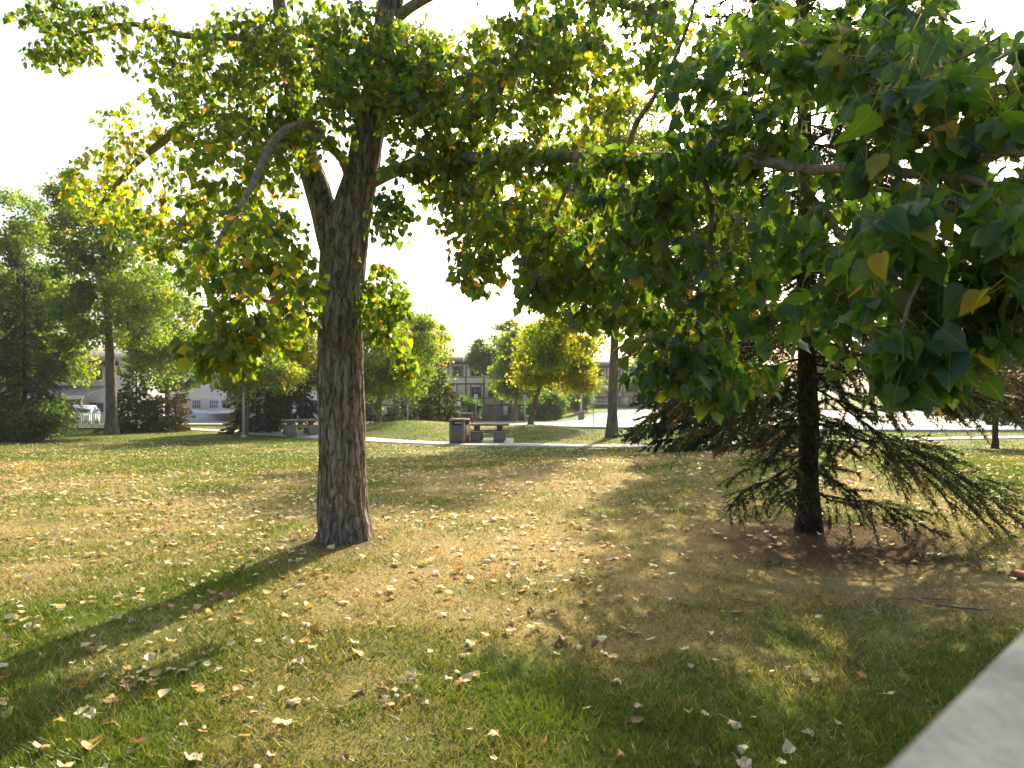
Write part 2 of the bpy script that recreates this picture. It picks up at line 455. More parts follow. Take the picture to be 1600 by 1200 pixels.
ground = link('ground', mesh('ground', Vg, Fg, col=turf_colour(xf, yf), smooth=True), ground_mat())
tag(ground, 'rolling park lawn of green and straw coloured turf', None, kind='structure')

# ------------------------------------------------------------------ path, road, parking, kerbs
def ribbon(pts, w, n, lift, thick=0.10):
    P = spline(np.array(pts), n)
    T = np.gradient(P, axis=0); T /= np.linalg.norm(T, axis=1)[:, None]
    S = np.stack([-T[:, 1], T[:, 0]], 1)
    cols = []
    for s in np.linspace(-0.5, 0.5, 5):
        q = P + S * w * s
        cols.append(np.stack([q[:, 0], q[:, 1], terr(q[:, 0], q[:, 1]) + lift], 1))
    G = np.stack(cols, 1)
    lo0 = G[:, 0].copy(); lo0[:, 2] -= thick; lo1 = G[:, -1].copy(); lo1[:, 2] -= thick
    G = np.concatenate([lo0[:, None], G, lo1[:, None]], 1)
    m = G.shape[1]
    i = (np.arange(n - 1)[:, None] * m + np.arange(m - 1)[None, :]).ravel()
    return G.reshape(-1, 3), np.stack([i, i + m, i + m + 1, i + 1], 1)
PATH = [(-34, 54), (-26, 47), (-18.5, 41), (-13.9, 37), (-9.6, 33), (-5.6, 30), (-2.7, 28.6), (1.3, 27.7), (5.2, 27.6), (11, 29.6), (18, 31.6), (25, 33.2), (42, 36), (70, 40)]
M['path'] = plain('path_concrete', (0.42, 0.385, 0.33), 0.85, 0.22, 1.2, 0.4)
V, F = ribbon(PATH, 1.55, 160, 0.035)
tag(link('path', mesh('path', V, F), M['path']), 'narrow pale concrete footpath curving across the lawn', None, kind='structure')
V = []
for k in range(14):                                                     # pad under the picnic table
    pass
pad = MB()
for ix in range(6):
    for iy in range(5):
        x0, x1 = -2.15 + ix * 0.37, -2.15 + (ix + 1) * 0.37
        y0, y1 = 28.75 + iy * 0.62, 28.75 + (iy + 1) * 0.62
        pad.add([(x0, y0, tz(x0, y0) + 0.025), (x1, y0, tz(x1, y0) + 0.025), (x1, y1, tz(x1, y1) + 0.025), (x0, y1, tz(x0, y1) + 0.025)], [(0, 1, 2, 3)])
tag(pad.build('picnic_pavement', M['path']), 'concrete pad under the picnic table beside the path', None, kind='structure')

near_e = [(-60, 57), (-34, 50), (-14, 49.5), (-8, 49), (2, 45), (8, 42), (24, 38.5), (42, 41), (75, 48), (140, 60)]
far_e = [(-60, 64), (-34, 60), (-14, 57), (-6, 60), (2, 66), (8, 76), (16, 86), (42, 84), (75, 78), (140, 90)]
nr = 150
A = spline(near_e, nr); B = spline(far_e, nr)
G = np.stack([A * (1 - s) + B * s for s in np.linspace(0, 1, 24)], 1)
Gz = terr(G[..., 0].ravel(), G[..., 1].ravel()) + 0.05
Vr = np.concatenate([G.reshape(-1, 2), Gz[:, None]], 1)
i = (np.arange(nr - 1)[:, None] * 24 + np.arange(23)[None, :]).ravel()
M['road'] = plain('road_asphalt', (0.20, 0.19, 0.185), 0.8, 0.16, 0.5, 0.3)
tag(link('road', mesh('road', Vr, np.stack([i, i + 24, i + 25, i + 1], 1)), M['road']), 'wide sun bleached asphalt road behind the lawn', None, kind='structure')
M['kerb'] = plain('kerb_concrete', (0.40, 0.38, 0.35), 0.85, 0.15, 3, 0.3)
for nm, C, lab in (('kerb', A, 'concrete kerb along the near side of the road'), ('kerb', B, 'concrete kerb along the far side of the road')):
    V, F = ribbon(C[::3], 0.18, nr, 0.16, 0.2)
    tag(link(nm, mesh(nm, V, F), M['kerb']), lab, None, kind='structure')
px_ = np.linspace(-48, -13, 40); py_ = np.linspace(58.5, 93, 40)
X, Y = np.meshgrid(px_, py_)
Vp = np.stack([X.ravel(), Y.ravel(), terr(X.ravel(), Y.ravel()) + 0.04], 1)
i = (np.arange(39)[:, None] * 40 + np.arange(39)[None, :]).ravel()
M['lot'] = plain('parking_concrete', (0.40, 0.375, 0.35), 0.85, 0.15, 0.6, 0.2)
tag(link('parking_pavement', mesh('parking_pavement', Vp, np.stack([i, i + 1, i + 41, i + 40], 1)), M['lot']), 'pale parking apron before the white apartment block', None, kind='structure')

# ------------------------------------------------------------------ leaf shapes
ROWS_HI = [(0.00, .17, -.055), (.07, .37, -.05), (.19, .465, -.01), (.36, .45, .02), (.54, .345, .03), (.72, .205, .03), (.87, .085, .02)]
ROWS_LO = [(0.00, .24, -.05), (.17, .46, -.01), (.42, .42, .02), (.70, .22, .02)]
ROWS_FAR = [(0.00, .24, -.05), (.20, .46, -.01), (.55, .33, .02)]
def leaf_template(rows, stem=2):
    """heart shaped poplar leaf: base at the origin, tip at +Y, face +Z, unit length; third value of W is row index"""
    V = []
    for y, w, dy in rows: V += [(-w, y + dy, 1.0), (0, y, 0.0), (w, y + dy, 1.0)]
    V.append((0, 1.0, 0.0))
    F = []
    for r in range(len(rows) - 1):
        a = r * 3; b = a + 3
        F += [(a, a + 1, b + 1), (a, b + 1, b), (a + 1, a + 2, b + 2), (a + 1, b + 2, b + 1)]
    a = (len(rows) - 1) * 3; t = len(V) - 1
    F += [(a, a + 1, t), (a + 1, a + 2, t)]
    V = np.array(V, float)
    ns = len(V)
    if stem:
        s = 0.020
        V = np.concatenate([V, [(-s, 0.01, 9), (s, 0.01, 9), (-s, -0.75, 9), (s, -0.75, 9), (0, 0.01, 8), (0, -0.75, 8)]])
        F += [(ns, ns + 1, ns + 3), (ns, ns + 3, ns + 2), (ns, ns + 4, ns + 5), (ns, ns + 5, ns + 2)][:2 * stem]
    return V, np.array(F), ns

def leaf_points(T, size, fold, curl, wave):
    """shape the templates: arrays of size n -> (n, k, 3) local points"""
    x, y, e = T[:, 0], T[:, 1], T[:, 2]
    n = len(size)
    z = np.zeros((n, len(x)))
    blade = (e < 5)
    z += fold[:, None] * np.abs(x)[None] * blade
    z += curl[:, None] * (np.clip(y, 0, 1) ** 2)[None] * blade
    z += wave[:, None] * (np.sin(y * 9.0) * np.sign(x) * np.abs(x))[None] * blade
    st = (~blade) & (y < -0.1)
    z[:, st] += -0.10
    z[:, (e == 8)] += -0.03
    P = np.stack([np.repeat(x[None], n, 0), np.repeat(y[None], n, 0), z], -1)
    return P * size[:, None, None]

def basis(tip, nor):
    tip = tip / np.linalg.norm(tip, axis=1)[:, None]
    nor = nor - tip * (nor * tip).sum(1)[:, None]
    nor = nor / (np.linalg.norm(nor, axis=1)[:, None] + 1e-9)
    side = np.cross(tip, nor)
    return side, tip, nor

def leaves_world(T, pos, tip, nor, size, fold, curl, wave):
    L = leaf_points(T, size, fold, curl, wave)
    s, t, n = basis(tip, nor)
    return pos[:, None, :] + L[..., 0:1] * s[:, None] + L[..., 1:2] * t[:, None] + L[..., 2:3] * n[:, None]

T_HI, F_HI, NS_HI = leaf_template(ROWS_HI)
T_LO, F_LO, NS_LO = leaf_template(ROWS_LO, 1)
T_FAR, F_FAR, NS_FAR = leaf_template(ROWS_FAR, 1)
def join_leaves(P, F):
    n, k = P.shape[:2]
    return P.reshape(-1, 3), (F[None] + (np.arange(n) * k)[:, None, None]).reshape(-1, 3)

PAL = np.array([(0.030, 0.090, 0.040), (0.048, 0.118, 0.028), (0.090, 0.165, 0.020), (0.175, 0.225, 0.020), (0.400, 0.310, 0.022), (0.480, 0.250, 0.030)])
def leaf_colour(t):
    """t 0 deep green .. 1 amber"""
    t = np.clip(t, 0, 0.999) * (len(PAL) - 1)
    i = t.astype(int); f = (t - i)[:, None]
    return PAL[i] * (1 - f) + PAL[np.minimum(i + 1, len(PAL) - 1)] * f

# ------------------------------------------------------------------ the big poplar
pop_base = np.array([-1.66, 6.78, 0.0]); pop_base[2] = tz(*pop_base[:2])
poplar = empty('poplar_tree', tuple(pop_base), 'large poplar with furrowed forked trunk and overhanging heart shaped leaves', 'tree')

def bark_trunk(name, ctrl, n_ring, n_side, ridge, seed, flare=0.0, parent=None, m='bark', origin=pop_base):
    """ctrl rows: x, y, z, radius; real furrows pushed into the surface"""
    C = spline(ctrl, n_ring)
    P, rad = C[:, :3], C[:, 3]
    T, Nn, Bb = frames(P)
    V = []
    H = np.concatenate([[0], np.cumsum(np.linalg.norm(np.diff(P, axis=0), axis=1))])
    for k in range(n_ring):
        h = H[k]
        for j in range(n_side):
            a = 2 * math.pi * j / n_side
            ca, sa = math.cos(a), math.sin(a)
            q = Vector((ca * 3.0, sa * 3.0, h * 0.9 + seed))
            warp = mnoise.noise(Vector((ca * 1.3, sa * 1.3, h * 0.8 + seed))) * 0.9
            q2 = Vector((ca * 8.5 + warp, sa * 8.5 + warp, h * 0.85 + seed * 2))
            r1 = 1.0 - abs(mnoise.noise(q2)) * 2.2
            r2 = 1.0 - abs(mnoise.noise(q2 * 2.1 + Vector((7, 3, 1)))) * 2.0
            big = mnoise.noise(q * 0.45)
            r = rad[k] * (1 + 0.06 * big) + ridge * (r1 * 0.8 + r2 * 0.35 - 0.7)
            if flare > 0:
                lob = 0.5 + 0.5 * math.cos(a * 5 + seed + 0.8 * mnoise.noise(Vector((ca, sa, 3.3))))
                r += flare * math.exp(-h / 0.16) * (0.45 + 0.9 * lob)
            V.append(P[k] + Nn[k] * ca * r + Bb[k] * sa * r)
    V = np.array(V) - origin
    i = np.arange(n_ring - 1)[:, None] * n_side; j = np.arange(n_side)[None]; kk = (np.arange(n_side) + 1)[None] % n_side
    F = np.stack([i + j, i + kk, i + n_side + kk, i + n_side + j], -1).reshape(-1, 4)
    return link(name, mesh(name, V, F, smooth=True), M[m], parent)

def row(px, py, d, w):
    p = at(px, py, d); return (*p, 0.5 * w / FPX * d)
zb = pop_base
main_ctrl = [(zb[0], zb[1], zb[2] - 0.08, 0.262), (zb[0], zb[1], zb[2] + 0.10, 0.245), row(535, 790, 6.78, 75), row(535, 700, 6.78, 71), row(532, 600, 6.78, 69), row(533, 500, 6.78, 67),
             row(535, 430, 6.78, 68), row(541, 370, 6.76, 68), row(553, 320, 6.74, 58), row(566, 270, 6.72, 52), row(576, 210, 6.70, 48), row(592, 140, 6.66, 44), row(603, 60, 6.6, 40), row(612, -40, 6.6, 36), row(606, -170, 6.7, 29), row(618, -330, 6.8, 20), row(612, -480, 6.9, 9)]
bark_trunk('trunk', main_ctrl, 260, 132, 0.022, 3.1, 0.060, poplar)
left_ctrl = [row(540, 440, 6.80, 40), row(521, 390, 6.78, 42), row(508, 340, 6.76, 40), row(494, 290, 6.76, 39), row(478, 240, 6.80, 34), row(462, 170, 6.9, 29), row(452, 90, 7.0, 25), row(436, 0, 7.1, 20), row(425, -140, 7.2, 14), row(400, -270, 7.3, 6)]
bark_trunk('forked_stem', left_ctrl, 110, 56, 0.007, 8.7, 0.0, poplar)
# burr collar below the fork
stub = TB()
pS = at(519, 400, 6.60); 
stub.add([pS + np.array([0.02, 0.10, -0.06]), pS + np.array([0, 0.0, 0]), pS + np.array([-0.02, -0.05, 0.03]), pS + np.array([-0.025, -0.065, 0.037]), pS + np.array([-0.025, -0.066, 0.037])], [0.085, 0.07, 0.058, 0.045, 0.001], 16)
link('branch_stub', stub.mesh('branch_stub', pop_base), M['limb'], poplar)
sk_pts, sk_rad = [], []                     # skeleton nodes for twig growing
def limb(name, pts, n=40, sides=10, wob=0.012):
    """pts rows px, py, depth, width in px -> bark covered limb"""
    C = spline([row(*p) for p in pts], n)
    P, rad = C[:, :3].copy(), C[:, 3]
    for k in range(2, n):
        v = Vector(P[k] * 3.0)
        P[k] += np.array([mnoise.noise(v), mnoise.noise(v + Vector((9, 2, 4))), mnoise.noise(v + Vector((1, 7, 5)))]) * wob * 2
        rad[k] *= 1 + 0.10 * mnoise.noise(v * 4)
    V, F = tube(P, rad, sides)
    sk_pts.extend(P[n // 6:]); sk_rad.extend(rad[n // 6:])
    return link(name, mesh(name, V - pop_base, F, smooth=True), M['limb'], poplar)
limb('branch', [(575, 285, 6.7, 22), (620, 266, 6.45, 20), (680, 255, 6.0, 19), (760, 245, 5.4, 18), (900, 245, 4.6, 17), (1080, 249, 3.7, 17), (1250, 258, 2.95, 16), (1340, 260, 2.6, 16), (1420, 272, 2.3, 15), (1500, 266, 2.05, 14), (1545, 285, 1.95, 13), (1562, 340, 1.86, 11), (1545, 385, 1.8, 8)], 90, 14, 0.010)
limb('branch', [(552, 285, 6.7, 17), (535, 250, 6.55, 16), (512, 222, 6.35, 14), (480, 198, 6.05, 14), (445, 205, 5.7, 13), (418, 238, 5.35, 12), (396, 290, 5.0, 11), (372, 335, 4.7, 10), (345, 375, 4.4, 8), (330, 440, 4.2, 6)], 50, 9)
limb('branch', [(470, 200, 6.85, 16), (420, 192, 7.0, 14), (360, 184, 7.2, 13), (300, 188, 7.4, 13), (250, 222, 7.5, 12), (200, 270, 7.6, 9), (160, 315, 7.6, 6), (145, 360, 7.7, 4)], 50, 9)
limb('branch', [(596, 130, 6.66, 18), (640, 150, 6.3, 17), (700, 190, 6.0, 16), (755, 170, 5.8, 14), (795, 110, 5.7, 12), (830, 40, 5.7, 9), (860, -60, 5.8, 5)], 40, 9)
limb('branch', [(980, 246, 4.2, 10), (990, 200, 4.15, 9), (1020, 150, 4.1, 8), (1055, 95, 4.0, 7), (1080, 20, 3.9, 5), (1090, -60, 3.9, 3)], 30, 7)
limb('branch', [(1245, 262, 2.95, 9), (1275, 310, 2.9, 9), (1305, 350, 2.85, 8), (1330, 420, 2.7, 6), (1345, 500, 2.6, 4)], 30, 7)
limb('branch', [(1430, 272, 2.28, 9), (1480, 252, 2.1, 9), (1540, 222, 1.95, 8), (1600, 205, 1.85, 7), (1680, 210, 1.75, 5)], 30, 7)
limb('branch', [(1490, 266, 2.05, 9), (1560, 235, 1.9, 8), (1620, 245, 1.8, 7), (1700, 290, 1.7, 5)], 30, 7)
limb('branch', [(1390, 264, 2.4, 8), (1385, 180, 2.45, 8), (1390, 95, 2.5, 8), (1440, 100, 2.45, 7), (1500, 92, 2.35, 6), (1560, 60, 2.3, 4)], 30, 7)
limb('branch', [(1090, 252, 3.65, 9), (1110, 330, 3.6, 8), (1085, 420, 3.55, 7), (1060, 470, 3.5, 5), (1040, 560, 3.45, 3)], 30, 7)
limb('branch', [(455, 100, 7.0, 15), (380, 60, 7.0, 12), (290, 55, 7.0, 10), (200, 40, 7.0, 7), (110, 55, 6.9, 4)], 34, 8)
limb('branch', [(605, 40, 6.6, 18), (700, -20, 6.4, 14), (800, -40, 6.0, 12), (920, -10, 5.4, 10), (1040, 30, 4.9, 7)], 40, 8)
limb('branch', [(610, -60, 6.6, 16), (560, -140, 6.9, 12), (480, -220, 7.4, 9), (400, -300, 8.0, 5)], 30, 8)
limb('branch', [(610, -100, 6.6, 15), (700, -170, 7.0, 11), (790, -240, 7.4, 8), (860, -330, 7.8, 4)], 30, 8)
limb('branch', [(900, 248, 4.6, 8), (885, 300, 4.65, 7), (860, 360, 4.6, 6), (850, 430, 4.5, 3)], 24, 7)
limb('branch', [(760, 250, 5.4, 8), (775, 310, 5.4, 7), (765, 370, 5.3, 5), (745, 430, 5.2, 3)], 24, 7)
limb('branch', [(1500, 270, 2.05, 7), (1480, 340, 1.95, 7), (1455, 420, 1.85, 6), (1420, 500, 1.75, 5), (1400, 560, 1.7, 3)], 30, 7)

# blobs of twig tips: px, py, depth, half extents (px, px, m), count, yellowness
BLOBS = [
 (400, 130, 7.1, 165, 105, 1.1, 225, .38), (195, 270, 7.6, 95, 95, .5, 62, .50), (95, 82, 6.9, 66, 22, .3, 20, .38), (130, 25, 6.9, 120, 34, .4, 34, .35),
 (235, 95, 7.0, 60, 36, .3, 12, .35), (395, 430, 4.5, 95, 130, .6, 68, .42), (345, 535, 4.1, 62, 45, .3, 22, .46), (320, 365, 6.4, 150, 60, .7, 80, .48),
 (600, 120, 6.2, 105, 85, .8, 135, .30), (610, 325, 5.5, 38, 50, .3, 15, .25), (800, 145, 6.2, 190, 100, 1.2, 235, .43), (785, 335, 5.5, 95, 70, .8, 115, .45),
 (735, 425, 5.1, 50, 40, .3, 20, .40), (885, 400, 4.7, 75, 70, .6, 62, .36), (840, 455, 4.4, 30, 30, .2, 9, .36), (960, 430, 4.3, 60, 90, .5, 40, .30),
 (1080, 420, 3.75, 140, 130, .45, 104, .23), (1110, 590, 3.5, 80, 55, .3, 34, .16), (1010, 560, 3.5, 34, 50, .2, 11, .22),
 (1180, 150, 3.7, 175, 105, .6, 104, .22), (1420, 90, 3.0, 180, 70, .5, 50, .20), (1480, 170, 2.3, 175, 115, .35, 52, .18), (1480, 400, 2.0, 150, 120, .30, 36, .17),
 (1455, 545, 1.9, 95, 70, .20, 19, .15), (1610, 330, 1.9, 80, 200, .30, 28, .22), (1345, 470, 2.5, 90, 110, .30, 17, .18), (1290, 330, 3.0, 110, 90, .35, 26, .20),
 (370, 265, 6.2, 110, 65, .8, 74, .44), (1000, 300, 4.2, 100, 70, .5, 40, .26), (690, 185, 6.0, 90, 85, .8, 60, .36), (500, 215, 6.1, 45, 30, .3, 8, .40),
 (668, 252, 5.7, 60, 26, .3, 20, .34), (830, 248, 4.8, 80, 24, .3, 22, .32), (970, 252, 4.0, 70, 22, .25, 16, .28), (1120, 252, 3.4, 80, 22, .25, 14, .22), (462, 190, 6.5, 40, 48, .25, 24, .38),
 (600, 480, 6.5, 34, 62, .4, 40, .36), (632, 575, 6.3, 14, 24, .2, 9, .42), (455, 480, 6.2, 38, 80, .5, 34, .40), (520, 60, 6.6, 160, 60, .8, 90, .32),
 (940, 60, 5.2, 190, 70, .9, 92, .32), (1330, 60, 3.0, 200, 70, .5, 60, .20), (700, 280, 5.9, 70, 45, .5, 40, .40), (1220, 440, 3.2, 80, 120, .3, 24, .18),
]
tips, tyel = [], []
for (bx, by, bd, sx, sy, sdm, n, yel) in BLOBS:
    n = int(n * (2.15 if bd > 4 else 1.15))
    q = rng.normal(size=(n, 3)); q *= (1.12 * rng.random((n, 1)) ** 0.36) / np.linalg.norm(q, axis=1)[:, None]
    for a in q:
        d = max(1.35, bd + a[2] * sdm)
        tips.append(at(bx + a[0] * sx, by + a[1] * sy, d)); tyel.append(yel)
q = rng.normal(size=(2000, 3)); q = q[(np.linalg.norm(q, axis=1) < 2.0)][:420] / 1.7          # the crown above the picture
for a in q:
    tips.append(np.array([-1.3 + a[0] * 3.3, 6.6 + a[1] * 2.6, 7.4 + a[2] * 1.9])); tyel.append(.32)
tips = np.array(tips); tyel = np.array(tyel)
# keep the open sky gaps of the photograph open: no twig tip in front of them
pxs = 800 + tips[:, 0] / tips[:, 1] * FPX; pys = HOR - (tips[:, 2] - CAMZ) / tips[:, 1] * FPX
keep = np.ones(len(tips), bool)
for (gx0, gy0, rx, ry) in ((665, 405, 48, 60), (745, 500, 70, 28), (60, 190, 90, 70), (1000, 190, 26, 45), (640, 310, 14, 18), (130, 140, 40, 22), (690, 470, 40, 40)):
    keep &= ((pxs - gx0) / rx) ** 2 + ((pys - gy0) / ry) ** 2 > 1
for (gx0, gy0, rx, ry) in ((492, 310, 32, 42), (552, 300, 32, 60), (580, 200, 20, 45), (520, 370, 40, 60)):          # the forked stems stay in the open
    keep &= (((pxs - gx0) / rx) ** 2 + ((pys - gy0) / ry) ** 2 > 1) | (tips[:, 1] > 6.75)
tips = tips[keep]; tyel = tyel[keep]

# grow twigs: nearest tip first, each joined to the closest wood there is
for c in (main_ctrl, left_ctrl):
    P = spline(c, 60)
    sel = P[:, 2] > 3.6
    sk_pts.extend(P[sel][:, :3]); sk_rad.extend(P[sel][:, 3])
nodes = np.array(sk_pts); nrad = np.array(sk_rad)
d0 = np.array([np.min(((nodes - t) ** 2).sum(1)) for t in tips])
order = np.argsort(d0)
buf = np.zeros((len(nodes) + len(tips) * 6, 3)); brad = np.zeros(len(buf)); nn = len(nodes)
buf[:nn] = nodes; brad[:nn] = nrad
tw = TB()
lp, lt, ln, ly = [], [], [], []
for k in order:
    t = tips[k]
    dv = buf[:nn] - t
    dist = (dv ** 2).sum(1)
    dist = dist * np.where(buf[:nn, 2] < t[2] - 0.05, 1.35, 1.0)      # prefer wood above the tip: twigs hang
    j = int(np.argmin(dist))
    s = buf[j].copy(); r0 = min(brad[j] * 0.6, 0.009)
    v = t - s; Ld = np.linalg.norm(v)
    if Ld < 0.05: v = v + np.array([0.05, 0.02, -0.04]); Ld = 0.08
    up = np.array([0, 0, 1.0]) * Ld * 0.16
    side = rng.normal(size=3) * Ld * 0.07
    us = np.linspace(0, 1, 6)[:, None]
    P = s + v * us + (up + side) * np.sin(us * math.pi) 
    rr = np.linspace(max(r0, 0.0028), 0.0018, 6)
    tw.add(P[[0, 1, 3, 5]], rr[[0, 1, 3, 5]], 3)
    buf[nn:nn + 5] = P[1:]; brad[nn:nn + 5] = rr[1:]; nn += 5
    nl = rng.integers(6, 10)
    e = v / Ld
    for q in range(nl):
        u = 1.0 - 0.9 * (q / nl) * min(1.0, 0.30 / max(Ld, 0.3)) ** 0.3
        base = s + v * u + (up + side) * math.sin(u * math.pi)
        az = rng.random() * 2 * math.pi
        outv = np.array([math.cos(az), math.sin(az), rng.normal() * 0.35]) + e * 0.5
        outv /= np.linalg.norm(outv)
        stem = 0.045 + 0.03 * rng.random()
        tipd = outv * 0.6 + np.array([0, 0, -0.8]) + rng.normal(size=3) * 0.38
        nor = outv * 0.6 + np.array([0, 0, 0.5]) + rng.normal(size=3) * 0.75
        lp.append(base + outv * stem * 0.9 + np.array([0, 0, -0.010])); lt.append(tipd); ln.append(nor)
        ly.append(tyel[k] + rng.normal() * 0.13 + (0.45 if rng.random() < 0.045 else 0))
lp = np.array(lp); lt = np.array(lt); ln = np.array(ln); ly = np.array(ly)
dcam = np.linalg.norm(lp - np.array([0, 0, CAMZ]), axis=1)
ok = dcam > 1.15
lp, lt, ln, ly, dcam = lp[ok], lt[ok], ln[ok], ly[ok], dcam[ok]
o = link('twigs', tw.mesh('twigs', pop_base), M['limb'], poplar); o['kind'] = 'stuff'
nL = len(lp)
size = rng.normal(0.060, 0.013, nL).clip(0.028, 0.092) * np.interp(dcam, [2.2, 3.2, 4.6], [1.2, 1.2, 1.0])
size = size.clip(0.02, 0.112)
fold = rng.normal(0.25, 0.25, nL); curl = rng.normal(-0.18, 0.18, nL); wave = rng.normal(0, 0.22, nL)
cols = leaf_colour(ly)
cols *= (1 + 0.22 * rng.normal(size=(nL, 1))).clip(0.5, 1.6)
# the 300 that show largest in the picture are leaves of their own
lpx = 800 + lp[:, 0] / np.maximum(lp[:, 1], 0.2) * FPX; lpy = HOR - (lp[:, 2] - CAMZ) / np.maximum(lp[:, 1], 0.2) * FPX
inview = (lpx > -30) & (lpx < 1640) & (lpy > -20) & (lpy < 1150) & (lp[:, 1] > 0.5)
near_idx = np.where(inview)[0]
near_idx = near_idx[np.argsort(lp[near_idx, 1] / size[near_idx])][:300]
isnear = np.zeros(nL, bool); isnear[near_idx] = True
NV = 30                                        # shared leaf shapes and colours
shapes = []
for v in range(NV):
    P = leaf_points(T_HI, np.array([1.0]), np.array([rng.normal(0.22, 0.22)]), np.array([rng.normal(-0.2, 0.18)]), np.array([rng.normal(0, 0.22)]))[0]
    c = leaf_colour(np.array([0.06 + 0.30 * v / NV if v < NV - 3 else (0.62, 0.78, 0.9)[v - NV + 3]]))[0] * (0.85 + 0.3 * rng.random())
    cc = np.repeat(c[None], len(P), 0)
    me = mesh('leaf', P, F_HI, col=cc, uv=T_HI[:, :2], smooth=True); me.materials.append(M['leaf'])
    shapes.append(me)
S_, T_, N_ = basis(lt, ln)
from mathutils import Matrix
for k in near_idx:
    v = int(np.clip((ly[k] - 0.06) / 0.30 * NV, 0, NV - 4)) if ly[k] < 0.5 else NV - 1 - int(rng.integers(0, 3))
    v = max(0, min(NV - 1, v + int(rng.integers(-2, 3)))) if ly[k] < 0.5 else v
    o = bpy.data.objects.new('leaf', shapes[v]); COL.objects.link(o); o.parent = poplar
    m3 = Matrix((S_[k], T_[k], N_[k])).transposed()
    o.matrix_local = Matrix.Translation(Vector(lp[k] - pop_base)) @ m3.to_4x4() @ Matrix.Scale(float(size[k]), 4)
rest = np.where(~isnear)[0]
lo = [(T_LO, F_LO, rest[dcam[rest] < 4.8]), (T_FAR, F_FAR, rest[dcam[rest] >= 4.8])]
Vs, Fs, Cs, Us, off_ = [], [], [], [], 0
for T0, F0, r_ in lo:
    P = leaves_world(T0, lp[r_] - pop_base, lt[r_], ln[r_], size[r_], fold[r_], curl[r_], wave[r_])
    V, F = join_leaves(P, F0)
    Vs.append(V); Fs.append(F + off_); off_ += len(V); Cs.append(np.repeat(cols[r_], P.shape[1], 0)); Us.append(np.tile(T0[:, :2], (len(r_), 1)))
o = link('foliage', mesh('foliage', np.concatenate(Vs), np.concatenate(Fs), col=np.concatenate(Cs), uv=np.concatenate(Us), smooth=True), M['leaf'], poplar)
o['kind'] = 'stuff'
print('poplar leaves', nL, 'tips', len(tips))

# ------------------------------------------------------------------ spruces
def needles(B, D, U, length, width, colr):
    """single sliver triangles: base points, directions, side vectors"""
    n = len(B)
    S = np.cross(D, U); S /= np.linalg.norm(S, axis=1)[:, None] + 1e-9
    V = np.stack([B - S * width[:, None] * 0.5, B + S * width[:, None] * 0.5, B + D * length[:, None]], 1).reshape(-1, 3)
    return V, np.arange(3 * n).reshape(-1, 3), np.repeat(colr, 3, 0)

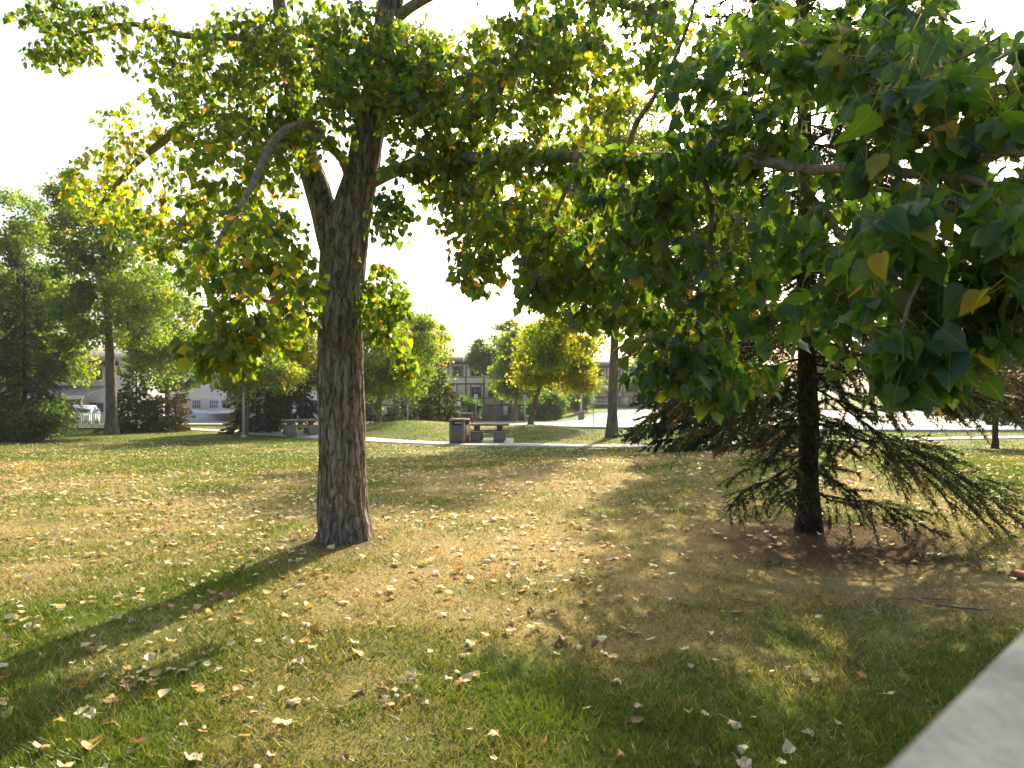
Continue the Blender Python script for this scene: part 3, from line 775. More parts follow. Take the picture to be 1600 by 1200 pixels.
def spruce(name, x, y, h, r_base, label, spec=None, dens=1.0, nlen=0.022, nwid=0.0035, trunk_r=None, low=0.06, rust=0.15, bare=0.0, group=None,
           lean=(0, 0), green=(0.030, 0.058, 0.020), extra=None, per_m=10.0, step=0.10, skirt=1.0, twig_step=0.11, seed=1, fine=True):
    rg = np.random.default_rng(seed)
    z0 = tz(x, y)
    root = empty(name, (x, y, z0), label, 'tree', group)
    tr = trunk_r or h * 0.014
    def axis(hh): return np.array([lean[0] * hh, lean[1] * hh, hh])
    hs = np.linspace(-0.1, h, 40)
    P = np.array([axis(a) for a in hs]); rad = tr * (1 - hs.clip(0, h) / h) ** 0.8 + 0.008
    rad[:3] *= np.array([1.5, 1.25, 1.08])
    V, F = tube(P, rad, 16)
    for i in range(len(V)):
        v = Vector(V[i] * np.array([9, 9, 4.5]))
        V[i] += np.array([V[i][0] - P[i // 16][0], V[i][1] - P[i // 16][1], 0]) * 0.22 * mnoise.noise(v)
    link('trunk', mesh('trunk', V, F, smooth=True), M['spruce_bark'], root)
    wood = TB(); NB, ND, NU, NC = [], [], [], []
    lens_, wids_ = [], []
    def branch(h0, az, L, e0, droop, den, rustp):
        st = axis(h0)
        d = np.array([math.cos(az), math.sin(az), 0])
        m = max(6, int(L / 0.12))
        t = np.linspace(0, 1, m)
        wob = rg.normal(size=2) * 0.10 * L
        sd_ = np.array([-d[1], d[0], 0])
        Pb = st + d * (L * t)[:, None] + np.array([0, 0, 1.0]) * (L * (e0 * t - droop * t ** 2 + 0.25 * droop * t ** 4))[:, None] + sd_ * (wob[0] * t ** 2 + wob[1] * np.sin(t * 5) * 0.3)[:, None]
        ph = rg.random(4) * 6.28
        Pb += (sd_ * (np.sin(t * 7 + ph[0]) - math.sin(ph[0]))[:, None] + np.array([0, 0, 1.0]) * (np.sin(t * 9 + ph[1]) - math.sin(ph[1]))[:, None]) * 0.030 * L
        Pb += rg.normal(size=Pb.shape) * 0.008 * (t > 0)[:, None]
        wood.add(Pb, 0.010 * min(1.3, L / 1.2) * (1 - 0.8 * t) + 0.002, 5)
        segs = [(Pb, 0.35 + 0.0 * L)]
        nt_ = int(L / twig_step)
        for q in range(nt_):
            u = 0.22 + 0.78 * (q + rg.random() * 0.5) / nt_
            b = np.array([np.interp(u, t, Pb[:, c]) for c in range(3)])
            sgn = 1 if q % 2 else -1
            tl = L * (0.34 * (1 - u) + 0.10) * (0.6 + 0.7 * rg.random())
            fw = d * (0.35 + 0.7 * rg.random()) + sd_ * sgn * (0.35 + 0.8 * rg.random()) + np.array([0, 0, 0.15 - 0.75 * rg.random()])
            fw /= np.linalg.norm(fw)
            tt = np.linspace(0, 1, 5)
            Pt = b + fw * (tl * tt)[:, None] + np.array([0, 0, -1.0]) * ((0.1 + 0.5 * rg.random()) * tl * tt ** 2)[:, None] + rg.normal(size=3) * (0.10 * tl * tt ** 2)[:, None]
            wood.add(Pt[::2], np.linspace(0.0042, 0.0015, 3), 3)
            segs.append((Pt, 0.0))
            if tl > 0.22:
                for w in range(int(tl / 0.10)):
                    uu = 0.25 + 0.7 * rg.random()
                    b2 = np.array([np.interp(uu, tt, Pt[:, c]) for c in range(3)])
                    f2 = fw + sd_ * rg.normal() * 0.7 + np.array([0, 0, -0.45 * rg.random()]); f2 /= np.linalg.norm(f2)
                    t2 = tl * 0.4 * (0.5 + rg.random())
                    P2 = b2 + f2 * (t2 * np.linspace(0, 1, 3))[:, None] + np.array([0, 0, -0.15 * t2]) * np.linspace(0, 1, 3)[:, None] ** 2
                    if fine: wood.add(P2[::2], np.array([0.0026, 0.0012]), 3)
                    segs.append((P2, 0.0))
        rb = 0.55 * rustp * (0.4 + 1.2 * rg.random())
        for (Ps, skip) in segs:
            if rg.random() < bare: continue
            ln_ = np.linalg.norm(np.diff(Ps, axis=0), axis=1).sum()
            k = int(ln_ * per_m * dens * den * (0.6 + 0.8 * rg.random()))
            if k < 1: continue
            u = skip + (1 - skip) * rg.random(k)
            tt = np.linspace(0, 1, len(Ps))
            Bp = np.stack([np.interp(u, tt, Ps[:, c]) for c in range(3)], 1)
            ax = Ps[-1] - Ps[0]; ax /= np.linalg.norm(ax) + 1e-9
            rd = rg.normal(size=(k, 3)); rd -= ax * (rd @ ax)[:, None]; rd /= np.linalg.norm(rd, axis=1)[:, None]
            D = rd * 0.8 + ax * 0.75; D /= np.linalg.norm(D, axis=1)[:, None]
            NB.append(Bp); ND.append(D); NU.append(rg.normal(size=(k, 3)))
            g = np.array(green) * (0.75 + 0.6 * rg.random((k, 1)))
            tone = rg.random()
            g = g * np.array([1 + 0.5 * tone, 1 + 0.25 * tone, 1])
            if rg.random() < rb: g = np.array([0.135, 0.072, 0.026]) * (0.6 + 0.7 * rg.random((k, 1)))
            NC.append(g)
            lens_.append(nlen * (0.7 + 0.5 * rg.random(k))); wids_.append(nwid * (0.8 + 0.4 * rg.random(k)))
    hh = low * h
    while hh < h * 0.985:
        f = hh / h
        prof = (1 - f) ** 0.85 * (skirt if f < 0.12 else 1.0)
        nb = 5 if f < 0.8 else 4
        a0 = rg.random() * 6.28
        for b in range(nb):
            L = max(0.15, r_base * prof * (0.70 + 0.5 * rg.random()))
            az = a0 + b * 6.283 / nb + rg.normal() * 0.25
            den = 1.0 if spec is None else spec(f, az)
            if den <= 0: continue
            branch(hh + rg.normal() * 0.05, az, L, 0.10 + 0.55 * f - 0.22 * (1 - f), 0.28 * (1 - f) + 0.05, den, rust * (1.4 - f))
        hh += max(0.14, step * (1 + 0.0 * f)) * (0.8 + 0.4 * rg.random())
    for e in (extra or []): branch(*e)
    o = link('branches', wood.mesh('branches'), M['spruce_bark'], root); o['kind'] = 'stuff'
    V, F, C = needles(np.concatenate(NB), np.concatenate(ND), np.concatenate(NU), np.concatenate(lens_), np.concatenate(wids_), np.concatenate(NC))
    o = link('crown', mesh('crown', V, F, col=C), M['needle'], root); o['kind'] = 'stuff'
    print(name, 'needles', len(F))
    return root

# near spruce: thin and half dead low down, long low arms reaching right
EX = []
def arm(px0, py0, px1, py1, d1, e, dr, den, rp):
    p0 = at(px0, py0, SPY); p1 = at(px1, py1, d1)
    v = p1 - p0
    Lh = math.hypot(v[0], v[1]); EX.append((p0[2] - tz(SPX, SPY), math.atan2(v[1], v[0]), Lh, v[2] / Lh + 0.75 * dr, dr, den, rp))
arm(1275, 600, 1600, 800, 6.6, -0.32, 0.28, 0.85, .30)
arm(1275, 665, 1640, 800, 7.2, -0.28, 0.25, 0.85, .25)
arm(1275, 765, 1500, 830, 6.3, 0.05, 0.34, 0.9, .15)
arm(1270, 770, 1420, 800, 6.4, 0.05, 0.25, 0.7, .15)
arm(1255, 700, 1150, 800, 6.4, -0.25, 0.18, 0.8, .25)
arm(1255, 660, 1130, 760, 6.9, -0.35, 0.20, 0.9, .25)
arm(1255, 735, 1180, 790, 6.3, -0.1, 0.15, 0.6, .2)
arm(1270, 560, 1620, 640, 6.4, -0.05, 0.15, 1.2, .40)
arm(1255, 560, 1010, 640, 6.6, -0.18, 0.2, 1.2, .45)
arm(1255, 600, 1060, 690, 7.4, -0.28, 0.15, 1.2, .40)
arm(1255, 520, 1020, 560, 7.0, -0.05, 0.15, 1.2, .45)
rgx = np.random.default_rng(55)
for q in range(70):                                       # short tufted shoots that hide the stem
    EX.append((0.55 + 3.6 * rgx.random(), -1.57 + rgx.normal() * 1.2, 0.40 + 0.60 * rgx.random(), 0.10 + 0.2 * rgx.normal(), 0.45, 1.5, .25))
def near_spec(f, az):
    if f < 0.30 and math.cos(az) < 0.25 and (f < 0.17 or rng.random() < 0.7): return 0.0
    if f < 0.07: return 0.35 if rng.random() < 0.3 else 0.0
    if f > 0.54: return 0.35
    if f < 0.20: return 0.5 if rng.random() < 0.55 else 0.0
    return 1.0
spruce('spruce_tree', SPX, SPY, 11.0, 2.25, 'dark spruce with sparse browning lower boughs right of the poplar', near_spec, 1.0, 0.045, 0.0098, 0.100, 0.05, 0.34, 0.08,
       lean=(-0.012, 0.0), extra=EX, per_m=235, step=0.26, twig_step=0.07, seed=5, green=(0.036, 0.062, 0.016))
SPR = dict(nlen=0.14, nwid=0.056, per_m=52, dens=1.0, fine=False)
def px_xy(px, d): return (px - 800) / FPX * d, d
def far_spruce(px, d, h, r, label, seed, **k):
    x, y = px_xy(px, d)
    kw = dict(SPR); kw.update(k)
    return spruce('spruce_tree', x, y, h, r, label, seed=seed, group='spruces round the park', twig_step=kw.pop('twig_step', 0.17), step=kw.pop('step', 0.25), **kw)
far_spruce(1122, 17.8, 11.0, 2.75, 'second spruce with drooping green boughs behind the rise', 11, nlen=0.085, nwid=0.046, per_m=92, low=0.045, rust=0.05, step=0.30, twig_step=0.16, green=(0.03, 0.065, 0.03))
far_spruce(38, 31, 8.2, 2.5, 'open spruce above the shrub at the left edge of the lawn', 12, nlen=0.09, nwid=0.030, per_m=80, low=0.13, rust=0.10, green=(0.035, 0.065, 0.02))
far_spruce(213, 39, 4.6, 2.0, 'low bushy spruce just right of the left poplar trunk', 13, rust=0.08)
far_spruce(262, 39.5, 4.2, 1.9, 'low bushy spruce with rusty tips beside the parking apron', 14, rust=0.28, green=(0.06, 0.065, 0.025))
far_spruce(402, 38, 6.2, 2.2, 'dark spruce behind the far left picnic tables', 15, low=0.10, rust=0.1)
far_spruce(452, 36, 6.8, 2.0, 'dark spruce standing over the shaded picnic table', 16, low=0.16, rust=0.15)
far_spruce(686, 46, 4.7, 2.0, 'small pointed spruce between the poplar and the timbered building', 17, low=0.05, rust=0.12, green=(0.06, 0.075, 0.02))
far_spruce(578, 43, 2.4, 1.3, 'little dark spruce just right of the poplar trunk', 18, low=0.05, rust=0.1)
far_spruce(628, 45, 2.6, 1.4, 'little spruce left of the blank sign post', 19, low=0.05, rust=0.1)
far_spruce(1555, 26, 7.5, 2.4, 'rust tinged spruce at the right edge before the road', 20, low=0.20, rust=0.35, green=(0.07, 0.075, 0.02))

DIA = np.array([(-.5, .38, .10), (0, 0, 0), (.5, .38, .10), (0, 1, -.05)])
DIAF = np.array([(1, 3, 0), (1, 2, 3)])
FULL = 1.28                                   # leaves per clump multiplier
FARP = np.array([(0.036, 0.090, 0.026), (0.075, 0.150, 0.028), (0.135, 0.205, 0.026), (0.22, 0.23, 0.024), (0.38, 0.28, 0.03), (0.40, 0.19, 0.03)])
def broadleaf(name, px, d, h, label, lobes, trunk_r, yel=0.3, leaf=0.13, n_clump=70, per=130, bend=(0, 0), fork=0.35, seed=1, cat='tree', group='leafy trees round the park', spread=0.55, stems=1, bark='far_bark', cool=0.0):
    """lobes: (dx, dy, z, rx, ry, rz) ellipsoids in metres from the foot"""
    rg = np.random.default_rng(seed)
    x, y = px_xy(px, d); z0 = tz(x, y)
    root = empty(name, (x, y, z0), label, cat, group)
    wood = TB()
    hs = np.linspace(0, 1, 14)
    nodes_, rads_ = [], []
    for s in range(stems):
        off = np.array([0, 0]) if stems == 1 else rg.normal(size=2) * 0.5 * h * 0.25
        P = np.stack([bend[0] * hs ** 1.2 + off[0] * hs + 0.04 * np.sin(hs * 5 + seed) * h * 0.1, bend[1] * hs + off[1] * hs, -0.1 + hs * h * 0.88], 1)
        rad = trunk_r * (1 - hs) ** 0.75 + 0.012
        rad[0] *= 1.4
        wood.add(P, rad, 10)
        nodes_ += list(P[int(14 * fork):]); rads_ += list(rad[int(14 * fork):])
    nodes_ = np.array(nodes_); rads_ = np.array(rads_)
    lob = np.array(lobes, float)
    w = (lob[:, 3] * lob[:, 4] * lob[:, 5]) ** 0.8; w /= w.sum()
    C = []
    while len(C) < int(n_clump * 1.35):
        l = lob[rg.choice(len(lob), p=w)]
        q = rg.normal(size=3); q /= np.linalg.norm(q)
        q *= rg.random() ** 0.45
        C.append(l[:3] + q * l[3:6])
    C = np.array(C)
    C = C[np.argsort(((C[:, None] - nodes_[None]) ** 2).sum(-1).min(1))]
    B, TD, ND, Y = [], [], [], []
    for c in C:
        dd = ((nodes_ - c) ** 2).sum(1) * np.where(nodes_[:, 2] > c[2] + 0.2, 2.2, 1.0)
        j = int(np.argmin(dd)); s = nodes_[j]; v = c - s; Ld = np.linalg.norm(v)
        us = np.linspace(0, 1, 6)[:, None]
        Pb = s + v * us + np.array([0, 0, 1]) * Ld * 0.12 * np.sin(us * 3.14) + rg.normal(size=3) * Ld * 0.05 * np.sin(us * 3.14)
        r0 = min(rads_[j] * 0.7, 0.012 + 0.022 * Ld)
        rr = np.linspace(r0, 0.008, 6)
        wood.add(Pb[::2] if len(Pb) < 6 else Pb[[0, 2, 3, 5]], rr[[0, 2, 3, 5]], 4)
        nodes_ = np.concatenate([nodes_, Pb[2:]]); rads_ = np.concatenate([rads_, rr[2:]])
        k = int(per * FULL * (0.5 + rg.random()))
        sp = spread * (0.6 + 0.7 * rg.random())
        q = rg.normal(size=(k, 3)) * np.array([sp, sp, sp * 0.75]) * 0.62
        q[:, 2] -= 0.15 * sp
        B.append(c + q)
        TD.append(rg.normal(size=(k, 3)) * 0.6 + np.array([0, 0, -0.7])); ND.append(rg.normal(size=(k, 3)) + np.array([0, 0, 0.4]))
        Y.append(np.clip(yel + rg.normal() * 0.13 + rg.normal(size=k) * 0.08, 0, 0.999))
    B = np.concatenate(B); TD = np.concatenate(TD); ND = np.concatenate(ND); Y = np.concatenate(Y)
    k = len(B)
    sz = leaf * 1.2 * (0.7 + 0.6 * rg.random(k))
    s_, t_, n_ = basis(TD, ND)
    Vv = B[:, None] + (DIA[None, :, 0:1] * s_[:, None] + DIA[None, :, 1:2] * t_[:, None] + DIA[None, :, 2:3] * n_[:, None]) * sz[:, None, None]
    V, F = join_leaves(Vv, DIAF[:, :])
    tt = Y * (len(FARP) - 1); i0 = tt.astype(int); f = (tt - i0)[:, None]
    cc = FARP[i0] * (1 - f) + FARP[np.minimum(i0 + 1, len(FARP) - 1)] * f
    cc = cc * (0.8 + 0.4 * rg.random((k, 1)))
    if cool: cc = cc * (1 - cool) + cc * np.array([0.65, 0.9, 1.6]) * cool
    link('trunk', wood.mesh('trunk'), M[bark], root)
    o = link('crown', mesh('crown', V, F, col=np.repeat(cc, 4, 0)), M['far_leaf'], root); o['kind'] = 'stuff'
    return root

broadleaf('poplar_tree', 175, 36.5, 13.8, 'tall grey trunked poplar with side limbs left of the parking apron',
          [(0, 0, 10.5, 2.4, 2.2, 3.0), (-1.8, 0, 7.0, 2.6, 2.2, 2.6), (1.2, 0.4, 6.8, 2.2, 2, 2.4), (-2.6, 0, 4.0, 1.6, 1.4, 1.1), (2.5, 0, 4.4, 1.6, 1.5, 1.6), (-2.2, 0, 12.0, 1.4, 1.4, 2.2)], 0.29, 0.30, 0.13, 175, 125, (-0.6, 0), 0.30, 31)
broadleaf('poplar_tree', 25, 44, 15.5, 'tallest poplar at the far left behind the open spruce', [(0, 0, 12.2, 2.2, 2, 3.2), (-1.4, 0, 8.2, 2.8, 2.4, 3), (1.6, 0, 8.0, 2.2, 2, 2.6), (0, 0, 5, 3, 2.4, 2)], 0.27, 0.27, 0.14, 165, 125, (0.3, 0), 0.3, 32)
broadleaf('poplar_tree', -130, 40, 14, 'poplar standing beyond the left edge of the lawn', [(0, 0, 10, 2.8, 2.4, 3.4), (0, 0, 6, 3, 2.6, 2.6)], 0.25, 0.34, 0.16, 70, 110, (0, 0), 0.3, 33)
broadleaf('poplar_tree', 262, 47, 13.0, 'leafy poplar rising behind the rusty tipped spruce', [(0, 0, 9.4, 2.4, 2, 3.2), (-1.6, 0, 6.0, 2.2, 1.8, 2.4), (1.4, 0, 6.0, 2.2, 1.8, 2.2), (0, 0, 4.0, 2.6, 1.6, 1.4)], 0.18, 0.32, 0.14, 110, 120, (0, 0), 0.3, 34)
broadleaf('poplar_tree', 385, 33.8, 6.0, 'small golden leaved tree beside the left lamp post', [(-0.6, 0, 3.5, 1.7, 1.4, 1.5), (0.6, 0, 3.9, 1.5, 1.4, 1.5), (-1.1, 0, 2.3, 1.0, .9, .8), (1.5, 0, 3.2, 1.2, 1, 1.1)], 0.09, 0.44, 0.10, 60, 130, (0.4, 0), 0.25, 35)
broadleaf('poplar_tree', 470, 40, 7.0, 'yellow green tree behind the poplar trunk', [(0, 0, 4.6, 2.2, 1.8, 1.9), (-1.5, 0, 3.8, 1.5, 1.3, 1.3), (1.3, 0, 3.4, 1.6, 1.4, 1.2)], 0.13, 0.38, 0.12, 70, 120, (0, 0), 0.25, 36)
broadleaf('poplar_tree', 592, 41, 9.2, 'yellow green birch with drooping leaves right of the poplar trunk', [(0, 0, 5.3, 2.2, 2, 2.4), (1.2, 0, 3.3, 1.9, 1.6, 1.4), (-0.6, 0, 3.2, 1.5, 1.3, 1.5), (2.4, 0, 5.6, 1.3, 1.2, 1.6)], 0.15, 0.38, 0.11, 105, 135, (0.2, 0), 0.28, 37)
broadleaf('poplar_tree', 652, 54, 9.2, 'pale yellow tree behind the small pointed spruce', [(0, 0, 6.2, 2.6, 2, 2.6), (0.8, 0, 3.4, 1.8, 1.5, 1.4)], 0.13, 0.42, 0.15, 70, 110, (0, 0), 0.3, 38)
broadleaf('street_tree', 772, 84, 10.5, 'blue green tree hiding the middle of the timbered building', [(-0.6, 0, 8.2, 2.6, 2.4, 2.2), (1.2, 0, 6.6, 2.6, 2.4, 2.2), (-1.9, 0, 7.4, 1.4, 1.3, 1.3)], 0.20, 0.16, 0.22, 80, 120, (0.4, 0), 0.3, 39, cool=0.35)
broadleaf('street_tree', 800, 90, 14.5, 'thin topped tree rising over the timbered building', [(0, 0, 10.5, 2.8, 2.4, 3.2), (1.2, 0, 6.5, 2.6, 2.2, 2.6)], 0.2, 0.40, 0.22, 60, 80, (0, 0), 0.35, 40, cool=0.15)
broadleaf('street_tree', 806, 66, 8.5, 'bright green tree with low crown behind the leaning tree', [(0, 0, 5.0, 2.4, 2, 2.4), (0.6, 0, 3.4, 2.2, 1.8, 1.5), (-.8, 0, 7.4, 1.3, 1.2, 1.6)], 0.16, 0.34, 0.18, 70, 120, (0, 0), 0.25, 41)
broadleaf('leaning_tree', 829, 38.4, 6.6, 'leaning golden tree behind the picnic table', [(0.9, 0, 4.3, 1.6, 1.5, 1.6), (2.2, 0, 3.3, 1.5, 1.3, 1.1), (0.4, 0, 3.0, 1.1, 1, .8), (1.8, 0, 5.0, 1.6, 1.3, 1.2), (3.0, 0, 2.5, .9, .8, .6)], 0.15, 0.50, 0.11, 100, 135, (1.5, 0), 0.35, 42)
broadleaf('poplar_tree', 958, 33.2, 17.5, 'straight trunked poplar on the grass before the road', [(0, 0, 13.5, 2.8, 2.6, 3.2), (-1.6, 0, 11, 2.6, 2.4, 2.6), (1.6, 0, 10, 2.4, 2.4, 2.6), (-2.2, 0, 5.6, 2.0, 1.8, 1.9), (1.8, 0, 6.0, 2.0, 2, 2.0), (-1.2, 0, 7.6, 2.4, 2.2, 2.2), (-3.0, 0, 4.0, 1.4, 1.2, 1.1), (2.6, 0, 4.2, 1.3, 1.2, 1.0)], 0.25, 0.45, 0.13, 230, 130, (0.15, 0), 0.22, 43)
broadleaf('poplar_tree', 1110, 47, 10, 'leafy tree beyond the second spruce', [(0, 0, 6.5, 2.8, 2.4, 3), (0, 0, 4, 2.6, 2, 1.8)], 0.2, 0.40, 0.16, 70, 110, (0, 0), 0.3, 44)
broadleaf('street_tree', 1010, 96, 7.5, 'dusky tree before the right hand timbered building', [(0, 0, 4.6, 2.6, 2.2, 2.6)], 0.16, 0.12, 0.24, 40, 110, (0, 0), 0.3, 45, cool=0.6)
broadleaf('street_tree', 1290, 92, 10, 'far street tree behind the near spruce trunk', [(0, 0, 6.4, 4, 3, 3.4)], 0.2, 0.35, 0.26, 60, 110, (0, 0), 0.3, 46)
broadleaf('street_tree', 1430, 88, 10, 'far street tree glimpsed through the drooping boughs', [(0, 0, 6.2, 4, 3, 3.4)], 0.2, 0.55, 0.26, 60, 110, (0, 0), 0.3, 47)
broadleaf('street_tree', 1560, 92, 9.5, 'far amber tree at the right edge across the road', [(0, 0, 5.5, 4.2, 3, 3.4)], 0.2, 0.72, 0.26, 60, 110, (0, 0), 0.25, 48)
broadleaf('street_tree', 1700, 80, 11, 'far street tree beyond the right edge of the road', [(0, 0, 6.5, 4, 3, 3.6)], 0.2, 0.4, 0.26, 50, 110, (0, 0), 0.3, 49)
SH = dict(group='shrubs round the park', cat='shrub', fork=0.1, spread=0.5)
broadleaf('shrub', 66, 30.5, 2.3, 'dark leafy shrub under the open spruce', [(0, 0, 1.1, 1.2, .8, .9), (-0.9, 0, .9, .8, .7, .7)], 0.04, 0.14, 0.09, 50, 110, seed=60, stems=4, **SH)
broadleaf('shrub', 8, 30.5, 2.0, 'dense green shrub at the left edge of the lawn', [(0, 0, .8, 1.0, .8, .7)], 0.04, 0.10, 0.09, 30, 110, seed=61, stems=4, **SH)
broadleaf('shrub', 660, 62, 3.4, 'green shrub behind the small pointed spruce', [(0, 0, 1.6, 2.2, 1.4, 1.5)], 0.04, 0.12, 0.14, 40, 110, seed=62, stems=4, **SH)
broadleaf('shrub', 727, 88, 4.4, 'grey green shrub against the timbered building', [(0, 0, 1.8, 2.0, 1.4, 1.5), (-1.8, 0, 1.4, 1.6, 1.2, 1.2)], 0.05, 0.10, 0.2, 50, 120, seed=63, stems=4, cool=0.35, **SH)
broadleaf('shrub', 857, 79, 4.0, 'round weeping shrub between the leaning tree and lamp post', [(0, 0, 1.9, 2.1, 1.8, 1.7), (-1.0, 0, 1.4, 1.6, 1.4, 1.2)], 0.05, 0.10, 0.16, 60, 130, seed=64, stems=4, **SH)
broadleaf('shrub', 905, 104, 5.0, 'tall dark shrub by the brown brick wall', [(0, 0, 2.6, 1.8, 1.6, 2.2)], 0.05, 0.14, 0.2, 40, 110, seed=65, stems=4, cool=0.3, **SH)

# ------------------------------------------------------------------ grass blades
def grass_field():
    n_try = 900000
    d = 2.2 + (19.0 - 2.2) * rng.random(n_try) ** 1.0
    # density per m2 falls with distance: choose d with weight ~ d^-0.75 over a wedge
    keep = rng.random(n_try) < (2.6 / d) ** 0.72
    d = d[keep]
    x = (rng.random(len(d)) * 2 - 1) * (0.80 * d + 0.8)
    y = d
    dr = dryness(x, y); lt_ = litter(x, y)
    cl = fbm(x * 5.0, y * 5.0, 81, 2)
    keep = rng.random(len(x)) < np.clip(0.62 + 0.9 * (cl - 0.5) - 0.85 * lt_ + 0.2 * (1 - dr), 0.03, 1)
    keep &= np.hypot(x + 1.68, y - 6.78) > 0.24
    x, y, dr, cl = x[keep], y[keep], dr[keep], cl[keep]
    n = len(x)
    z = terr(x, y) - 0.004
    ln_ = (0.030 + 0.030 * rng.random(n)) * (0.75 + 0.7 * cl) * (1.12 - 0.35 * dr) * (1 + 0.02 * y)
    wd = (0.0026 + 0.0018 * rng.random(n)) * (1 + 0.16 * np.maximum(y - 3, 0))
    az = rng.random(n) * 6.283
    tilt = 0.35 + 0.75 * rng.random(n) + 0.35 * dr
    D = np.stack([np.cos(az) * np.sin(tilt), np.sin(az) * np.sin(tilt), np.cos(tilt).clip(0.12)], 1)
    a2 = rng.random(n) * 6.283
    S = np.stack([np.cos(a2), np.sin(a2), np.zeros(n)], 1) * wd[:, None]
    B = np.stack([x, y, z], 1)
    V = np.stack([B - S, B + S, B + D * ln_[:, None]], 1).reshape(-1, 3)
    green = rng.random(n) > np.clip(dr * 1.05 - 0.02, 0.06, 0.97)
    c = np.where(green[:, None], np.array([0.065, 0.125, 0.012]) + np.array([0.085, 0.075, 0.004]) * rng.random((n, 1)), np.array([0.40, 0.31, 0.145]) * (0.50 + 0.65 * rng.random((n, 1))))
    c = c * (0.8 + 0.4 * rng.random((n, 1)))
    print('grass blades', n)
    o = link('grass', mesh('grass', V, np.arange(3 * n).reshape(-1, 3), col=np.repeat(c, 3, 0)), M['grass'])
    tag(o, 'short mixed green and dry lawn grass in the foreground', None, kind='stuff')
grass_field()
def meadow():
    n = 230000
    d = 14 + 34 * rng.random(n) ** 1.2
    x = (rng.random(n) * 2 - 1) * (0.82 * d + 1)
    pd = np.full(n, 9.0)
    pp = spline(np.array(PATH), 120)
    for a in range(0, n, 20000):
        pd[a:a + 20000] = np.sqrt(((x[a:a + 20000, None] - pp[None, :, 0]) ** 2 + (d[a:a + 20000, None] - pp[None, :, 1]) ** 2).min(1))
    nearline = np.interp(x, A[:, 0], A[:, 1])
    cl = fbm(x * 1.6, d * 1.6, 83, 3)
    k = (pd > 1.0) & (d < nearline - 0.3) & (rng.random(n) < np.clip(0.5 + 2.2 * (cl - 0.5), 0.05, 1)) & ~((x > -2.4) & (x < 0.8) & (d > 28.5) & (d < 32.1))
    x, d, cl = x[k], d[k], cl[k]; n = len(x)
    dr = dryness(x, d)
    ln_ = (0.05 + 0.05 * rng.random(n)) * (0.7 + 0.6 * cl); wd = 0.010 + 0.012 * rng.random(n)
    az = rng.random(n) * 6.283; tilt = 0.3 + 0.9 * rng.random(n)
    D = np.stack([np.cos(az) * np.sin(tilt), np.sin(az) * np.sin(tilt), np.cos(tilt).clip(0.15)], 1)
    a2 = rng.random(n) * 6.283
    S = np.stack([np.cos(a2), np.sin(a2), np.zeros(n)], 1) * wd[:, None]
    B_ = np.stack([x, d, terr(x, d) - 0.006], 1)
    V = np.stack([B_ - S, B_ + S, B_ + D * ln_[:, None]], 1).reshape(-1, 3)
    green = rng.random(n) > np.clip(dr, 0.08, 0.95)
    c = np.where(green[:, None], np.array([0.055, 0.110, 0.014]) + np.array([0.07, 0.06, 0.004]) * rng.random((n, 1)), np.array([0.40, 0.31, 0.145]) * (0.50 + 0.65 * rng.random((n, 1))))
    o = link('grass', mesh('grass', V, np.arange(3 * n).reshape(-1, 3), col=np.repeat(c, 3, 0)), M['grass'])
    tag(o, 'lawn grass farther out around the footpath', None, kind='stuff')
meadow()

def tuft(x, y, n, h, r, label, seed):
    rg = np.random.default_rng(seed)
    bx = x + rg.normal(size=n) * r; by = y + rg.normal(size=n) * r * 0.7
    bz = terr(bx, by) - 0.005 - tz(x, y)
    az = rg.random(n) * 6.283; t0 = 0.15 + 0.6 * rg.random(n); L = h * (0.5 + 0.7 * rg.random(n))
    w = 0.004
    rowsV = []
    for k, u in enumerate((0, 0.4, 0.75, 1.0)):
        ang = t0 * (0.5 + 0.9 * u)
        px = bx - x + np.cos(az) * np.sin(ang) * L * u; py = by - y + np.sin(az) * np.sin(ang) * L * u; pz = bz + np.cos(ang) * L * u
        s = np.stack([-np.sin(az), np.cos(az), np.zeros(n)], 1) * (w * (1 - 0.9 * u))
        p = np.stack([px, py, pz], 1)
        rowsV += [p - s, p + s]
    V = np.stack(rowsV, 1)
    F = np.array([(0, 1, 3, 2), (2, 3, 5, 4), (4, 5, 7, 6)])
    Vv = V.reshape(-1, 3); Ff = (F[None] + (np.arange(n) * 8)[:, None, None]).reshape(-1, 4)
    c = np.array([0.055, 0.105, 0.02]) * (0.7 + 0.8 * rg.random((n, 1))) * np.where(rg.random((n, 1)) < 0.2, np.array([3.0, 1.6, 2.0]), 1)
    o = link('grass_tuft', mesh('grass_tuft', Vv, Ff, col=np.repeat(c, 8, 0)), M['grass'], loc=(x, y, tz(x, y)))
    tag(o, label, 'grass', 'grass tufts round the spruce', kind='stuff')
tuft(2.05, 8.3, 90, 0.17, 0.16, 'uncut grass tuft left of the spruce trunk', 1)
tuft(3.75, 7.7, 130, 0.24, 0.22, 'tall uncut grass just right of the spruce trunk', 2)
tuft(4.4, 7.9, 110, 0.22, 0.22, 'tall uncut grass under the long right hand bough', 3)
tuft(2.6, 7.9, 50, 0.15, 0.12, 'small uncut tuft against the spruce roots', 4)

